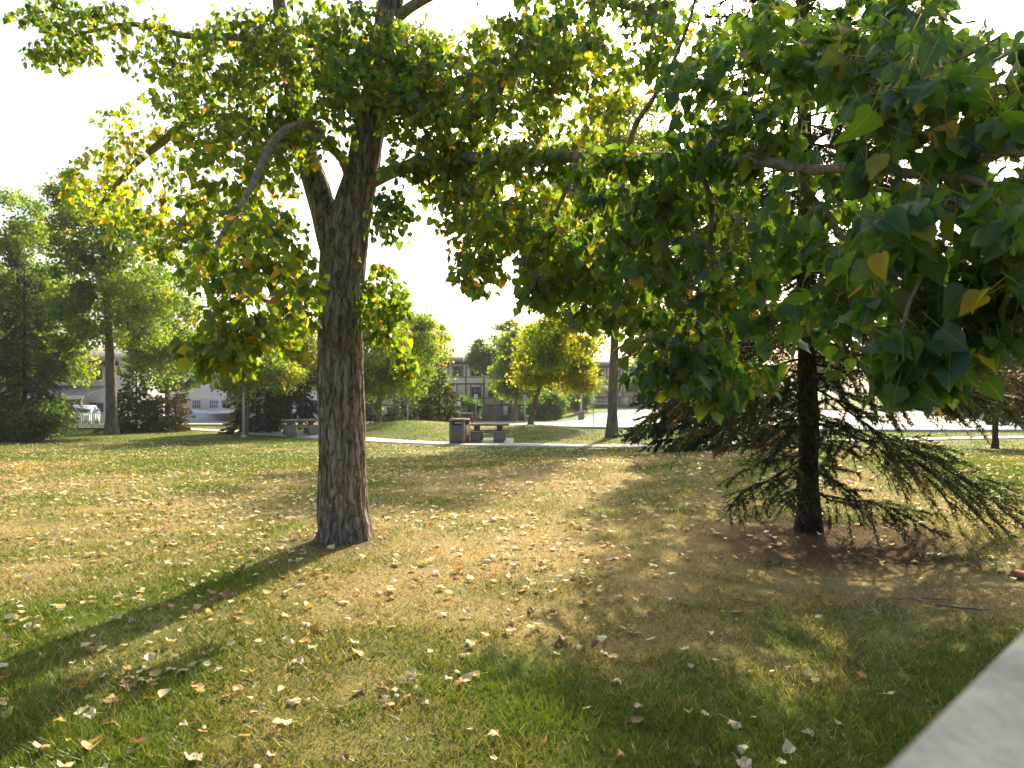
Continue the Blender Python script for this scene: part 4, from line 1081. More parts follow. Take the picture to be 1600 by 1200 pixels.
# dropped needles and twiglets where the turf has worn away
n = 60000
x = np.concatenate([SPX + rng.normal(size=n // 2) * 1.2, rng.uniform(-2.6, 5.6, n // 2)]); y = np.concatenate([SPY - 0.5 + rng.normal(size=n // 2) * 0.95, rng.uniform(3.0, 9.5, n // 2)])
k = rng.random(n) < litter(x, y) * 1.1 + 0.05
x, y = x[k], y[k]; n = len(x)
az = rng.random(n) * 6.283; L_ = 0.018 + 0.035 * rng.random(n) ** 2
D = np.stack([np.cos(az), np.sin(az), rng.normal(size=n) * 0.25], 1)
S = np.stack([-np.sin(az), np.cos(az), np.zeros(n)], 1) * 0.0022
B_ = np.stack([x, y, terr(x, y) + 0.004 + 0.012 * rng.random(n)], 1)
V = np.stack([B_ - S, B_ + S, B_ + D * L_[:, None]], 1).reshape(-1, 3)
c = np.array([0.13, 0.075, 0.040]) * (0.35 + 1.3 * rng.random((n, 1)))
tag(link('needle_litter', mesh('needle_litter', V, np.arange(3 * n).reshape(-1, 3), col=np.repeat(c, 3, 0)), M['litter']), 'brown dropped needles and twiglets on the bare soil round the spruce', None, kind='stuff')

# ------------------------------------------------------------------ fallen leaves
FCOL = [((0.68, 0.60, 0.38), 'pale cream', .52), ((0.56, 0.40, 0.10), 'yellow', .20), ((0.50, 0.25, 0.06), 'orange', .12), ((0.24, 0.13, 0.07), 'brown', .16)]
nf = 20000
fd = 2.3 + 27 * rng.random(nf) ** 1.15
fx = (rng.random(nf) * 2 - 1) * (0.78 * fd + 0.6)
dens = np.where(fx < 1.2, 1.0, 0.42) * (0.15 + 3.4 * np.clip(fbm(fx * 0.9, fd * 0.9, 91, 3) - 0.28, 0, 1)) * np.clip(2.2 / fd ** 0.15, 0, 1)
dens *= np.where((fd < 5.5) & (fx > -0.9), 0.6, 1.0)
dens *= 0.04 + 0.96 * np.clip((fd - 1.5) / 10.0, 0, 1)                 # area of the wedge grows with distance
k = (rng.random(nf) < dens * 0.95) & (np.hypot(fx + 1.68, fd - 6.8) > 0.36)
pth = spline(np.array(PATH), 200)
fx, fd = fx[k], fd[k]
for (cpx, cpy, cn, cr) in ((635, 1085, 9, 0.07), (225, 1060, 9, 0.08), (300, 1050, 6, 0.07), (815, 990, 5, 0.06), (55, 960, 6, 0.10), (480, 1000, 6, 0.10), (180, 1095, 7, 0.12), (360, 1075, 5, 0.12)):
    dd_ = 1.5 * FPX / (cpy - HOR); fd = np.append(fd, dd_ + rng.normal(size=cn) * cr); fx = np.append(fx, (cpx - 800) / FPX * dd_ + rng.normal(size=cn) * cr)
nf = len(fx)
fsz = rng.normal(0.052, 0.013, nf).clip(0.025, 0.082)
kind = rng.choice(4, nf, p=[f[2] for f in FCOL])
faz = rng.random(nf) * 6.283
ftip = np.stack([np.cos(faz), np.sin(faz), rng.normal(size=nf) * 0.12], 1)
fnor = np.stack([rng.normal(size=nf) * 0.22, rng.normal(size=nf) * 0.22 - 0.05, np.where(rng.random(nf) < 0.5, 1.0, -1.0)], 1)
fpos = np.stack([fx, fd, terr(fx, fd) + 0.020 + 0.012 * rng.random(nf)], 1)
vis = np.abs(800 + fx / fd * FPX - 800) < 790
idx = np.where(vis)[0]; idx = idx[np.argsort(fd[idx] / fsz[idx])][:300]
fm = {}
for c in range(4):
    for v in range(4):
        P = leaf_points(T_HI, np.array([1.0]), np.array([rng.normal(0.35, 0.3)]), np.array([rng.normal(0.08, 0.28)]), np.array([rng.normal(0, 0.3)]))[0]
        cc = np.array(FCOL[c][0]) * (0.75 + 0.5 * rng.random())
        me = mesh('fallen_leaf', P, F_HI, col=np.repeat(cc[None], len(P), 0), uv=T_HI[:, :2], smooth=True); me.materials.append(M['fallen'])
        fm[c, v] = me
S_, T_, N_ = basis(ftip, fnor)
def zone(x, y):
    if x < -1.9:
        if y < 3.6: return 'by the lower left corner of the lawn'
        if abs((x + 1.66) - 0.325 * (y - 6.78)) < 0.30: return 'in the long shadow of the poplar trunk'
        return 'in the sun left of the poplar trunk'
    if x < -0.6:
        if y > 6.9: return 'on the lawn behind the poplar trunk'
        if y > 5.4: return 'at the foot of the poplar trunk'
        return 'in the sun nearer than the trunk shadow' if y > 3.4 else 'at the lower edge left of the middle'
    if x < 0.9:
        if y > 5.6: return 'between the poplar and the spruce'
        return 'in the dappled light in the middle foreground' if y > 3.6 else 'at the lower edge in the middle'
    if y > 7.2: return 'on the rise beside the spruce'
    if y > 5.4: return 'in the shade at the foot of the spruce'
    return 'in the shade near the pale railing' if x > 1.6 else 'in the green shade right of the middle'
for q in idx:
    c = int(kind[q])
    o = bpy.data.objects.new('fallen_leaf', fm[c, int(rng.integers(0, 4))]); COL.objects.link(o)
    o.matrix_world = Matrix.Translation(Vector(fpos[q])) @ Matrix((S_[q], T_[q], N_[q])).transposed().to_4x4() @ Matrix.Scale(float(fsz[q]), 4)
    zn = zone(fx[q], fd[q])
    sz_ = 'small ' if fsz[q] < 0.048 else ('large ' if fsz[q] > 0.064 else '')
    tag(o, '%s%s fallen leaf %s' % (sz_, FCOL[c][1], zn), 'leaf', '%s%s fallen leaves %s' % (sz_, FCOL[c][1], zn))
rest = np.setdiff1d(np.arange(nf), idx)
P = leaves_world(T_LO, fpos[rest], ftip[rest], fnor[rest], fsz[rest] * (1 + 0.012 * fd[rest]), rng.normal(0.3, 0.25, len(rest)), rng.normal(0.05, .2, len(rest)), rng.normal(0, .2, len(rest)))
V, F = join_leaves(P, F_LO)
cc = np.array([FCOL[c][0] for c in kind[rest]]) * (0.75 + 0.5 * rng.random((len(rest), 1)))
o = link('leaf_litter', mesh('leaf_litter', V, F, col=np.repeat(cc, P.shape[1], 0), uv=np.tile(T_LO[:, :2], (len(rest), 1)), smooth=True), M['fallen'])
tag(o, 'scatter of pale fallen poplar leaves farther out on the lawn', None, kind='stuff')
print('fallen', nf)

# ------------------------------------------------------------------ sticks, shard, seedling near the spruce
def stick(px, py, L, az, r, label, seed):
    d = 0.0
    d = 1.5 * FPX / (py - HOR); x = (px - 800) / FPX * d
    rg = np.random.default_rng(seed)
    t = np.linspace(-.5, .5, 8)
    P = np.stack([t * L * math.cos(az), t * L * math.sin(az) + 0.02 * rg.normal(size=8), np.zeros(8)], 1)
    P[:, 2] = terr(x + P[:, 0], d + P[:, 1]) - tz(x, d) + 0.02 + 0.008 * rg.normal(size=8)
    V, F = tube(P, np.linspace(r, r * 0.5, 8), 6, True)
    o = link('fallen_stick', mesh('fallen_stick', V, F, smooth=True), M['far_bark'], loc=(x, d, tz(x, d)))
    tag(o, label, 'stick', 'dry sticks on the shaded grass')
stick(1505, 955, 0.32, -0.35, 0.008, 'dry stick on the shaded grass near the pale rail', 1)
stick(1440, 940, 0.40, -0.1, 0.005, 'thin bent twig lying left of the dry stick', 2)
stick(1170, 945, 0.22, -0.2, 0.004, 'thin pale twig on the shaded green grass', 3)
M['brick'] = plain('brick_shard', (0.42, 0.15, 0.07), 0.85, 0.25, 20, 0.5)
d = 1.5 * FPX / (903 - HOR); x = (1594 - 800) / FPX * d
b = MB(); b.cbox((0, 0, 0.03), (0.075, 0.045, 0.022), 0.008)
o = b.build('brick_fragment', M['brick'], loc=(x, d, tz(x, d))); o.rotation_euler = (0.1, 0.12, 0.5)
tag(o, 'broken orange brick fragment on bare soil at the right edge', 'brick')
d = 1.5 * FPX / (893 - HOR); x = (1556 - 800) / FPX * d
seedl = empty('seedling', (x, d, tz(x, d)), 'small green seedling beside the brick fragment', 'plant')
tb = TB(); tb.add(np.array([(0, 0, -0.02), (0.005, 0, 0.05), (0.0, 0.01, 0.12)]), [0.003, 0.0025, 0.002], 5)
link('stem', tb.mesh('stem'), M['limb'], seedl)
for q in range(7):
    a = q * 2.4; h = 0.03 + 0.014 * q
    P = leaves_world(T_HI, np.array([[0.02 * math.cos(a), 0.02 * math.sin(a), h]]), np.array([[math.cos(a), math.sin(a), -0.1]]), np.array([[0.1, 0, 1.0]]), np.array([0.06]), np.array([.2]), np.array([-.2]), np.array([0.05]))[0]
    link('leaf', mesh('leaf', P, F_HI, col=np.repeat(leaf_colour(np.array([0.35]))[:1], len(P), 0), uv=T_HI[:, :2], smooth=True), M['leaf'], seedl)

# ------------------------------------------------------------------ the rail below the camera
M['rail'] = plain('weathered_rail_paint', (0.34, 0.325, 0.27), 0.95, 0.42, 18.0, 0.4)
A2 = np.array([0.176, 0.304]); D2 = np.array([0.739, 0.674]); N2 = np.array([0.674, -0.739])
rail = empty('railing', (0.25, 0.2, tz(0.25, 0.2)), 'pale weathered railing close to the lens in the lower right corner', 'railing', rz=math.atan2(D2[1], D2[0]))
off = A2 - np.array([0.25, 0.2])
# local frame: +x along the rail, -y is to the camera side (N2)
lx = off @ D2; ly_ = -(off @ N2)
zr = 1.348 - tz(0.25, 0.2)
b = MB(); b.cbox((lx + 0.4, ly_ - 0.075, zr - 0.02), (1.7, 0.075, 0.02), 0.006); b.build('top_rail', M['rail'], rail)
b = MB(); b.cbox((lx + 0.4, ly_ - 0.075, 0.12), (1.68, 0.02, 0.03), 0.004); b.build('bottom_rail', M['rail'], rail)
b = MB(); b.cbox((lx + 0.4, ly_ - 0.075, zr - 0.09), (1.68, 0.018, 0.03), 0.004); b.build('under_rail', M['rail'], rail)
for q in (-1.27, 0.4, 2.05):
    b = MB(); b.cbox((lx + q, ly_ - 0.075, (zr - 0.04) / 2 - 0.05), (0.045, 0.045, (zr - 0.04) / 2 + 0.05), 0.004); b.build('post', M['rail'], rail)
for q in np.arange(-1.15, 2.0, 0.12):
    if min(abs(q - 0.4), 9) < 0.06: continue
    b = MB(); b.cbox((lx + q, ly_ - 0.075, (zr + 0.03) / 2 + 0.015), (0.016, 0.016, (zr - 0.24) / 2), 0.0); b.build('baluster', M['rail'], rail)

# ------------------------------------------------------------------ picnic tables and litter bin
M['agg'] = plain('exposed_aggregate', (0.17, 0.135, 0.105), 0.9, 0.35, 22, 0.8)
M['conc'] = plain('cast_concrete', (0.22, 0.18, 0.14), 0.85, 0.22, 9, 0.5)
M['plank'] = plain('weathered_plank', (0.27, 0.175, 0.105), 0.9, 0.25, 7, 0.3)
M['dark'] = plain('painted_inner_shade', (0.012, 0.011, 0.010), 0.9, 0.1)  # near-black colour stands in for the shade inside bin and parkade mouth
def picnic_table(x, y, rz, label, L=1.0, wood='plank'):
    t = empty('picnic_table', (x, y, tz(x, y) + 0.02), label, 'picnic table', 'picnic tables along the path', rz)
    for k in range(4):
        b = MB(); b.cbox((0, -0.285 + k * 0.19, 0.735), (L, 0.088, 0.042), 0.010); b.build('top_plank', M[wood], t)
    for s in (-1, 1):
        for k in (0, 1):
            b = MB(); b.cbox((0.06, s * (0.62 + k * 0.15), 0.435), (L * 0.98, 0.068, 0.036), 0.009); b.build('seat_plank', M[wood], t)
        for px_ in (-0.5, 0.5):
            b = MB(); b.cbox((px_, s * 0.69, 0.20), (0.22, 0.13, 0.195), 0.012); b.build('seat_pedestal', M['conc'], t)
    for px_ in (-0.5, 0.5):
        b = MB(); b.prism([(-0.20, -0.02), (0.20, -0.02), (0.16, 0.30), (0.12, 0.46), (0.24, 0.70), (-0.24, 0.70), (-0.12, 0.46), (-0.16, 0.30)], 'x', px_ - 0.12, px_ + 0.12); b.build('pedestal', M['agg'], t)
    return t
x, y = px_xy(763, 30.0)
picnic_table(x, y, -0.04, 'sunlit wooden picnic table on concrete feet beside the litter bin', 0.92)
x, y = px_xy(469, 33.6)
picnic_table(x, y, 0.45, 'shaded picnic table under the spruce left of the poplar trunk', 0.85)
x, y = px_xy(404, 38.6)
picnic_table(x, y, 0.9, 'far picnic table catching orange light beside the left lamp post', 0.75)
x, y = px_xy(718, 28.9)
bin_ = empty('litter_bin', (x, y, tz(x, y) + 0.03), 'square concrete litter bin with slot beside the picnic table', 'litter bin', rz=-0.30)
b = MB()
for sx in (-1, 1):
    for sy in (-1, 1): b.cbox((sx * 0.29, sy * 0.29, 0.46), (0.05, 0.05, 0.48), 0.012)
b.build('corner_post', M['conc'], bin_)
for (cx, cy, hx, hy) in ((0, -0.30, 0.24, 0.03), (0, 0.30, 0.24, 0.03), (-0.30, 0, 0.03, 0.24), (0.30, 0, 0.03, 0.24)):
    b = MB(); b.cbox((cx, cy, 0.40), (hx, hy, 0.37), 0.008); b.build('side_panel', M['agg'], bin_)
b = MB(); b.cbox((0, 0, 0.985), (0.355, 0.355, 0.045), 0.02); b.build('lid', M['conc'], bin_)
b = MB(); b.cbox((0, 0, 0.86), (0.24, 0.24, 0.09), 0.0); b.build('shade_block', M['dark'], bin_)  # solid black block paints the shade under the bin lid
b = MB(); b.cbox((0.05, -0.29, 0.86), (0.15, 0.012, 0.03), 0.004); b.build('flap', plain('flap_metal', (0.45, 0.42, 0.36), 0.5, 0.1), bin_)

# ------------------------------------------------------------------ posts, signs, lamps
M['galv'] = plain('galvanised_steel', (0.42, 0.43, 0.44), 0.45, 0.15, 10, 0, 0.6)
M['white'] = plain('sign_white', (0.75, 0.75, 0.74), 0.5, 0.05)
M['black'] = plain('sign_black', (0.02, 0.02, 0.025), 0.5, 0.1)
M['grey'] = plain('sign_back_grey', (0.34, 0.36, 0.38), 0.5, 0.1)
M['red'] = plain('red_paint', (0.42, 0.06, 0.045), 0.5, 0.15)
def sign_post(px, d, h, w, hh, face, label, mark=None, bluish=False):
    x, y = px_xy(px, d); z = tz(x, y)
    t = empty('sign_post', (x, y, z), label, 'sign', 'sign posts along the road')
    b = MB(); b.cyl((0, 0, -0.1), (0, 0, h), 0.032, 0.032, 8); b.build('post', M['galv'], t, smooth=True)
    if hh > 0:
        b = MB(); b.cbox((0, -0.05, h - hh / 2), (w / 2, 0.008, hh / 2), 0.0); p = b.build('sign_panel', M[face], t)
        if mark:
            b = MB()
            b.cbox((0, -0.064, h - hh * 0.38), (w * 0.13, 0.004, hh * 0.22)); b.cbox((0, -0.064, h - hh * 0.76), (w * 0.22, 0.004, hh * 0.03)); b.build('sign_mark', M['black'], p)
    return t
sign_post(743.5, 60, 2.55, 0.30, 0.58, 'white', 'white sign with black mark on a thin steel post', True)
sign_post(820, 62, 2.55, 0.32, 0.62, 'grey', 'grey backed sign on a steel post left of the leaning trunk')
sign_post(637, 41.5, 1.75, 0.28, 0.34, 'grey', 'grey backed sign on a low post left of the pointed spruce')
sign_post(927, 43.5, 2.3, 0, 0, 'grey', 'bare steel post on the verge between lamp and straight poplar')
x, y = px_xy(713.5, 57); 
t = empty('notice_board', (x, y, tz(x, y)), 'narrow white upright notice board behind the litter bin', 'sign')
b = MB(); b.cbox((0, 0, 0.95), (0.33, 0.03, 0.92), 0.01); bd = b.build('board', M['white'], t)
M['plum'] = plain('plum_print', (0.10, 0.09, 0.17), 0.6, 0.2)
for (zz, ww, hh) in ((0.42, 0.22, 0.10), (0.72, 0.24, 0.07), (1.25, 0.12, 0.12), (1.52, 0.20, 0.04)):
    b = MB(); b.cbox((0.02, -0.034, zz), (ww, 0.004, hh)); b.build('print_block', M['plum'], bd)
x, y = px_xy(728.5, 56)
t = empty('bench_frame', (x, y, tz(x, y)), 'low grey rail bench on two red legs beside the notice board', 'bench')
for s in (-1, 1):
    b = MB(); b.cbox((s * 0.50, 0, 0.45), (0.05, 0.14, 0.47), 0.01); b.build('leg', M['red'], t)
b = MB(); b.cbox((0, 0, 0.90), (0.56, 0.17, 0.06), 0.015); b.build('slat', M['grey'], t)
b = MB(); b.cbox((0, 0.05, 0.60), (0.45, 0.02, 0.03), 0.004); b.build('stretcher', M['red'], t)

def lamp_post(px, d, h, r, label, base=None, side=1):
    x, y = px_xy(px, d); z = tz(x, y)
    t = empty('lamp_post', (x, y, z), label, 'lamp post', 'lamp posts in the park')
    P = [(0, 0, -0.1), (0, 0, h * 0.5), (0, 0, h)]
    V, F = tube(P, [r, r * 0.85, r * 0.6], 12, True); b = MB(); b.add(V, [tuple(f) for fs in F for f in fs]); b.build('pole', M['pole'], t, smooth=True)
    b = MB(); b.cyl((0, 0, -0.02), (0, 0, 0.10), r * 1.9, r * 1.7, 12); b.build('base_plate', M['pole'], t)
    if base:
        b = MB(); b.cbox((0, 0, base / 2 - 0.05), (0.30, 0.30, base / 2 + 0.05), 0.03); b.build('plinth', M['conc'], t)
    Pa = spline([(0, 0, h - 0.05), (side * 0.5, 0, h + 0.25), (side * 1.4, 0, h + 0.38)], 12)
    V, F = tube(Pa, np.linspace(r * 0.5, r * 0.4, 12), 8, True); b = MB(); b.add(V, [tuple(f) for fs in F for f in fs]); b.build('arm', M['pole'], t, smooth=True)
    b = MB(); b.cbox((side * 1.7, 0, h + 0.38), (0.36, 0.13, 0.07), 0.04); b.build('lamp_head', M['grey'], t)
    return t
M['pole'] = plain('lamp_pole_paint', (0.52, 0.53, 0.54), 0.5, 0.1, 4)
lamp_post(380.5, 33.5, 6.5, 0.068, 'pale grey lamp post on the lawn left of the poplar')
lamp_post(908, 72, 8.0, 0.11, 'white lamp post on a square plinth beside the road', 0.95, -1)

# ------------------------------------------------------------------ buildings
def siding(name, c, scale, axis, rough=0.8):
    m, nt, bs = mat(name); L = nt.links.new
    tc = N(nt, 'ShaderNodeTexCoord')
    w = N(nt, 'ShaderNodeTexWave', bands_direction=axis); w.inputs['Scale'].default_value = scale; w.inputs['Distortion'].default_value = 0.3
    L(tc.outputs['Object'], w.inputs['Vector'])
    no = N(nt, 'ShaderNodeTexNoise'); no.inputs['Scale'].default_value = 1.2; no.inputs['Detail'].default_value = 6; L(tc.outputs['Object'], no.inputs['Vector'])
    c = np.array(c)
    r = ramp(nt, [(0.3, tuple(c * 0.84)), (0.7, tuple(c * 1.08))]); L(no.outputs['Fac'], r.inputs[0])
    r2 = ramp(nt, [(0.0, (0.72, 0.72, 0.72)), (0.18, (1, 1, 1))]); L(w.outputs['Fac'], r2.inputs[0])
    mx = N(nt, 'ShaderNodeMix', data_type='RGBA', blend_type='MULTIPLY'); mx.inputs[0].default_value = 1; L(r.outputs[0], mx.inputs[6]); L(r2.outputs[0], mx.inputs[7])
    L(mx.outputs[2], bs.inputs['Base Color']); bs.inputs['Roughness'].default_value = rough
    return m
M['cream'] = siding('cream_siding', (0.66, 0.58, 0.45), 3.2, 'X')
M['timber'] = plain('dark_timber', (0.055, 0.036, 0.030), 0.8, 0.25, 3)
M['brickw'] = siding('plum_brown_brick', (0.125, 0.080, 0.070), 6, 'Z')
M['roof'] = siding('mauve_shingles', (0.22, 0.175, 0.165), 3.0, 'Z', 0.95)
M['stucco'] = plain('white_stucco', (0.80, 0.77, 0.75), 0.9, 0.08, 0.8, 0.2)
M['bluebase'] = plain('blue_grey_plinth', (0.46, 0.50, 0.52), 0.9, 0.1, 0.8)
M['wframe'] = plain('window_frame_dark', (0.05, 0.042, 0.04), 0.6, 0.1)
M['wframe_w'] = plain('window_frame_light', (0.60, 0.60, 0.60), 0.6, 0.05)
def glass_mat(name, c):
    m, nt, bs = mat(name)
    tc = N(nt, 'ShaderNodeTexCoord'); no = N(nt, 'ShaderNodeTexNoise'); no.inputs['Scale'].default_value = 0.8
    nt.links.new(tc.outputs['Object'], no.inputs['Vector'])
    c = np.array(c); r = ramp(nt, [(0.35, tuple(c * 0.6)), (0.65, tuple(c * 1.5))]); nt.links.new(no.outputs['Fac'], r.inputs[0]); nt.links.new(r.outputs[0], bs.inputs['Base Color'])
    bs.inputs['Roughness'].default_value = 0.08; bs.inputs['Specular IOR Level'].default_value = 0.6
    return m
M['glass'] = glass_mat('window_glass', (0.035, 0.037, 0.04))
M['glassb'] = glass_mat('window_glass_blue', (0.05, 0.085, 0.12))
M['litpane'] = plain('orange_lit_pane_paint', (0.62, 0.25, 0.13), 0.8, 0.3, 1.5)  # the window's orange light is put into the pane colour

def window(parent, x0, x1, z0, z1, y, frame='wframe', pane='glass', bars=1, hbar=0):
    """frame proud of the wall, pane set back inside it, glazing bars"""
    f = MB(); t = 0.07
    f.box(x0, x0 + t, y - 0.06, y, z0, z1); f.box(x1 - t, x1, y - 0.06, y, z0, z1)
    f.box(x0 + t, x1 - t, y - 0.06, y, z1 - t, z1); f.box(x0 + t, x1 - t, y - 0.06, y, z0, z0 + t)
    for k in range(bars):
        xc = x0 + (x1 - x0) * (k + 1) / (bars + 1); f.box(xc - 0.03, xc + 0.03, y - 0.045, y - 0.022, z0 + t, z1 - t)
    for k in range(hbar):
        zc = z0 + (z1 - z0) * (k + 1) / (hbar + 1); f.box(x0 + t, x1 - t, y - 0.043, y - 0.021, zc - 0.025, zc + 0.025)
    w = f.build('window', M[frame], parent)
    p = MB(); p.box(x0 + t, x1 - t, y - 0.02, y + 0.0, z0 + t, z1 - t); p.build('pane', M[pane], w)
    return w

def gable_roof(parent, x0, x1, y0, y1, ze, zr, over, mat_):
    yc = (y0 + y1) / 2
    b = MB()
    for (ya, s) in ((y0 - over, 1), (y1 + over, -1)):
        pts = [(ya, ze - 0.05), (yc, zr), (yc, zr + 0.22), (ya, ze + 0.17)]
        b.prism(pts, 'x', x0 - over, x1 + over)
    r = b.build('roof', M[mat_], parent)
    f = MB(); f.box(x0 - over, x1 + over, y0 - over - 0.05, y0 - over - 0.003, ze - 0.20, ze + 0.20); f.build('fascia', M['timber'], r)
    f = MB()
    for xx in (x0, x1):
        f.prism([(y0, ze - 0.02), (y1, ze - 0.02), (yc, zr - 0.1)], 'x', xx - 0.1, xx + 0.1)
    f.build('gable', M['cream'], r)
    return r

def tudor(x0, x1, y0, depth, zb, ze, zr, label, bays, seed, brick_h=2.35, vents=((0.5, 0.5),), bal=()):
    rg = np.random.default_rng(seed)
    t = empty('apartment_building', ((x0 + x1) / 2, y0 + depth / 2, zb), label, 'building', 'timbered apartment blocks')
    ox, oy = (x0 + x1) / 2, y0 + depth / 2
    X0, X1, Y0, Y1 = x0 - ox, x1 - ox, y0 - oy, y0 + depth - oy
    H = ze - zb
    b = MB(); b.box(X0, X1, Y0, Y1, brick_h + 0.003, H); b.build('wall', M['cream'], t)
    b = MB(); b.box(X0 - 0.05, X1 + 0.05, Y0 - 0.05, Y1 + 0.05, -0.6, brick_h); b.build('brick_base', M['brickw'], t)
    gable_roof(t, X0, X1, Y0, Y1, H, zr - zb, 0.7, 'roof')
    for (u, h) in vents:
        b = MB(); b.cyl((X0 + (X1 - X0) * u, 0.6, zr - zb - 0.4), (X0 + (X1 - X0) * u, 0.6, zr - zb + 0.2 + h), 0.16, 0.16, 8); b.build('vent_pipe', M['timber'], t)
    fl = [brick_h, brick_h + (H - brick_h) / 2, H - 0.12]
    yb = Y0 - 0.045
    def tim(a, b_, c, d_):
        q = MB(); q.box(a, b_, yb, Y0, c, d_); q.build('timber', M['timber'], t)
    for k, z in enumerate(fl): 
        q = MB(); q.box(X0, X1, yb - 0.006, Y0, z - 0.11, z + 0.11); q.build('timber', M['timber'], t)
    n = int((X1 - X0) / bays)
    w = (X1 - X0) / n
    for k in range(n + 1):
        xx = X0 + k * w
        tim(xx - 0.10, xx + 0.10, brick_h + 0.115, H - 0.235)
    for s in range(2):
        z0 = fl[s]; sh = fl[s + 1] - fl[s]
        for k in range(n):
            xa = X0 + k * w
            m_ = (k + s) % 3
            if (xa + w / 2 + ox) in bal: continue
            if m_ == 2:
                tim(xa + w * 0.5 - 0.07, xa + w * 0.5 + 0.07, z0 + 0.115, z0 + sh - 0.115)
                continue
            wa, wb = xa + w * 0.30, xa + w * 0.80
            window(t, wa, wb, z0 + sh * 0.38, z0 + sh * 0.86, Y0 - 0.003)
            tim(xa + 0.105, xa + w - 0.105, z0 + sh * 0.33 - 0.06, z0 + sh * 0.33 + 0.06)
            tim(wa - 0.16, wa - 0.04, z0 + sh * 0.33 + 0.065, z0 + sh - 0.115)
            tim(wb + 0.04, wb + 0.16, z0 + sh * 0.33 + 0.065, z0 + sh - 0.115)
    for k in range(n):                                   # basement storey: cream infill panels and windows in the brick
        xa = X0 + k * w
        if k % 2 == 0:
            q = MB(); q.box(xa + w * 0.10, xa + w * 0.32, Y0 - 0.085, Y0 - 0.05, 0.95, brick_h - 0.115); q.build('panel', M['cream'], t)
            window(t, xa + w * 0.40, xa + w * 0.80, 1.0, brick_h - 0.12, Y0 - 0.053)
        elif k % 4 == 1:
            q = MB(); q.box(xa + w * 0.30, xa + w * 0.62, Y0 - 0.085, Y0 - 0.05, 0.75, brick_h - 0.115); q.build('panel', M['cream'], t)
    return t, X0, X1, Y0, fl, w, ox

x0 = px_xy(560, 100)[0]; x1 = px_xy(868, 100)[0]
tudor(x0, x1, 100, 13, -2.55, 6.05, 7.75, 'cream and dark timbered apartment block with mauve roof behind the pointed spruce', 2.5, 1, vents=((0.46, 0.55), (0.60, 0.3)))
xa, xb = px_xy(872, 124)[0], px_xy(1125, 124)[0]
t, X0, X1, Y0, fl, w, ox = tudor(xa, xb, 124, 14, -1.35, 6.4, 8.2, 'farther timbered apartment block with balconies behind the straight poplar', 2.7, 2, 2.2, vents=((0.3, 0.5),))
M['balrail'] = plain('balcony_white', (0.62, 0.61, 0.60), 0.6, 0.1)
for (px, zb_) in ((942, 1.1), (942, 3.6), (1060, 3.6)):
    xc = px_xy(px, 124)[0] - ox
    bl = MB(); bl.box(xc - 1.5, xc + 1.5, Y0 - 1.5, Y0 - 0.06, zb_ - 0.15, zb_); bo = bl.build('balcony', M['balrail'], t)
    for q in np.arange(-1.45, 1.5, 0.29):
        p = MB(); p.box(xc + q - 0.04, xc + q + 0.04, Y0 - 1.48, Y0 - 1.42, zb_ + 0.003, zb_ + 0.9); p.build('baluster', M['balrail'], bo)
    p = MB(); p.box(xc - 1.5, xc + 1.5, Y0 - 1.5, Y0 - 1.4, zb_ + 0.903, zb_ + 1.0); p.build('handrail', M['timber'], bo)
xc = px_xy(979, 124)[0] - ox
window(t, xc - 0.9, xc + 0.9, 0.9, 2.15, Y0 - 0.06, 'wframe_w', 'litpane', 1)

# white apartment block on the left
yb = 96.0
xl, xr = px_xy(250, yb)[0], px_xy(520, yb)[0]
zb = -2.75
t = empty('apartment_building', ((xl + xr) / 2, yb + 7, zb), 'white stucco apartment block with blue gridded windows and parkade entrance', 'building')
ox = (xl + xr) / 2
H = 10.8
def lz(py): return CAMZ + (HOR - py) / FPX * yb - zb
gx0, gx1 = px_xy(336, yb)[0] - ox, px_xy(372, yb)[0] - ox
zt = lz(647)
# wall pieces leave the parkade mouth open
b = MB(); b.box(xl - ox, xr - ox, -7, 7, 2.0, H); b.box(xl - ox, gx0, -6.97, 7, 0.9, 1.997); b.box(gx1, xr - ox, -6.97, 7, 0.9, 1.997); b.box(gx0 + 0.002, gx1 - 0.002, -6.94, 7, zt, 1.996); b.build('wall', M['stucco'], t)
b = MB(); b.box(xl - ox, gx0 - 0.004, -7.05, 6.9, -0.6, 1.55); b.box(gx1 + 0.004, xr - ox, -7.05, 6.9, -0.6, 1.55); b.build('plinth', M['bluebase'], t)
b = MB(); b.box(gx0 + 0.05, gx1 - 0.05, -2.0, -1.9, -0.5, zt - 0.02); b.build('parkade_shade_sheet', M['dark'], t)  # dark sheet added for the shade deep in the parkade mouth
b = MB(); b.prism([(gx0 - 0.3, zt + 0.02), (gx1 + 1.2, zt + 0.30), (gx1 + 1.2, zt + 0.42), (gx0 - 0.3, zt + 0.30)], 'y', -8.4, -7.06); b.build('canopy', M['stucco'], t)
b = MB(); b.box(xl - ox - 0.3, xr - ox + 0.3, -7.3, 7.3, H + 0.003, H + 0.45); b.build('roof', M['bluebase'], t)
for zz in (lz(591), lz(621), lz(561)):
    b = MB(); b.box(xl - ox, xr - ox, -7.05, -7.003, zz - 0.07, zz + 0.07); b.build('string_course', M['stucco'], t)
for py0, py1 in ((564, 577), (594, 607), (625, 638)):
    for px0, px1 in ((300, 314), (327, 341), (346, 358), (366, 380), (392, 404), (414, 426), (440, 454), (466, 480), (492, 506), (273, 287)):
        window(t, px_xy(px0, yb)[0] - ox, px_xy(px1, yb)[0] - ox, lz(py1), lz(py0), -7.004, 'wframe_w', 'glassb', 3, 1)
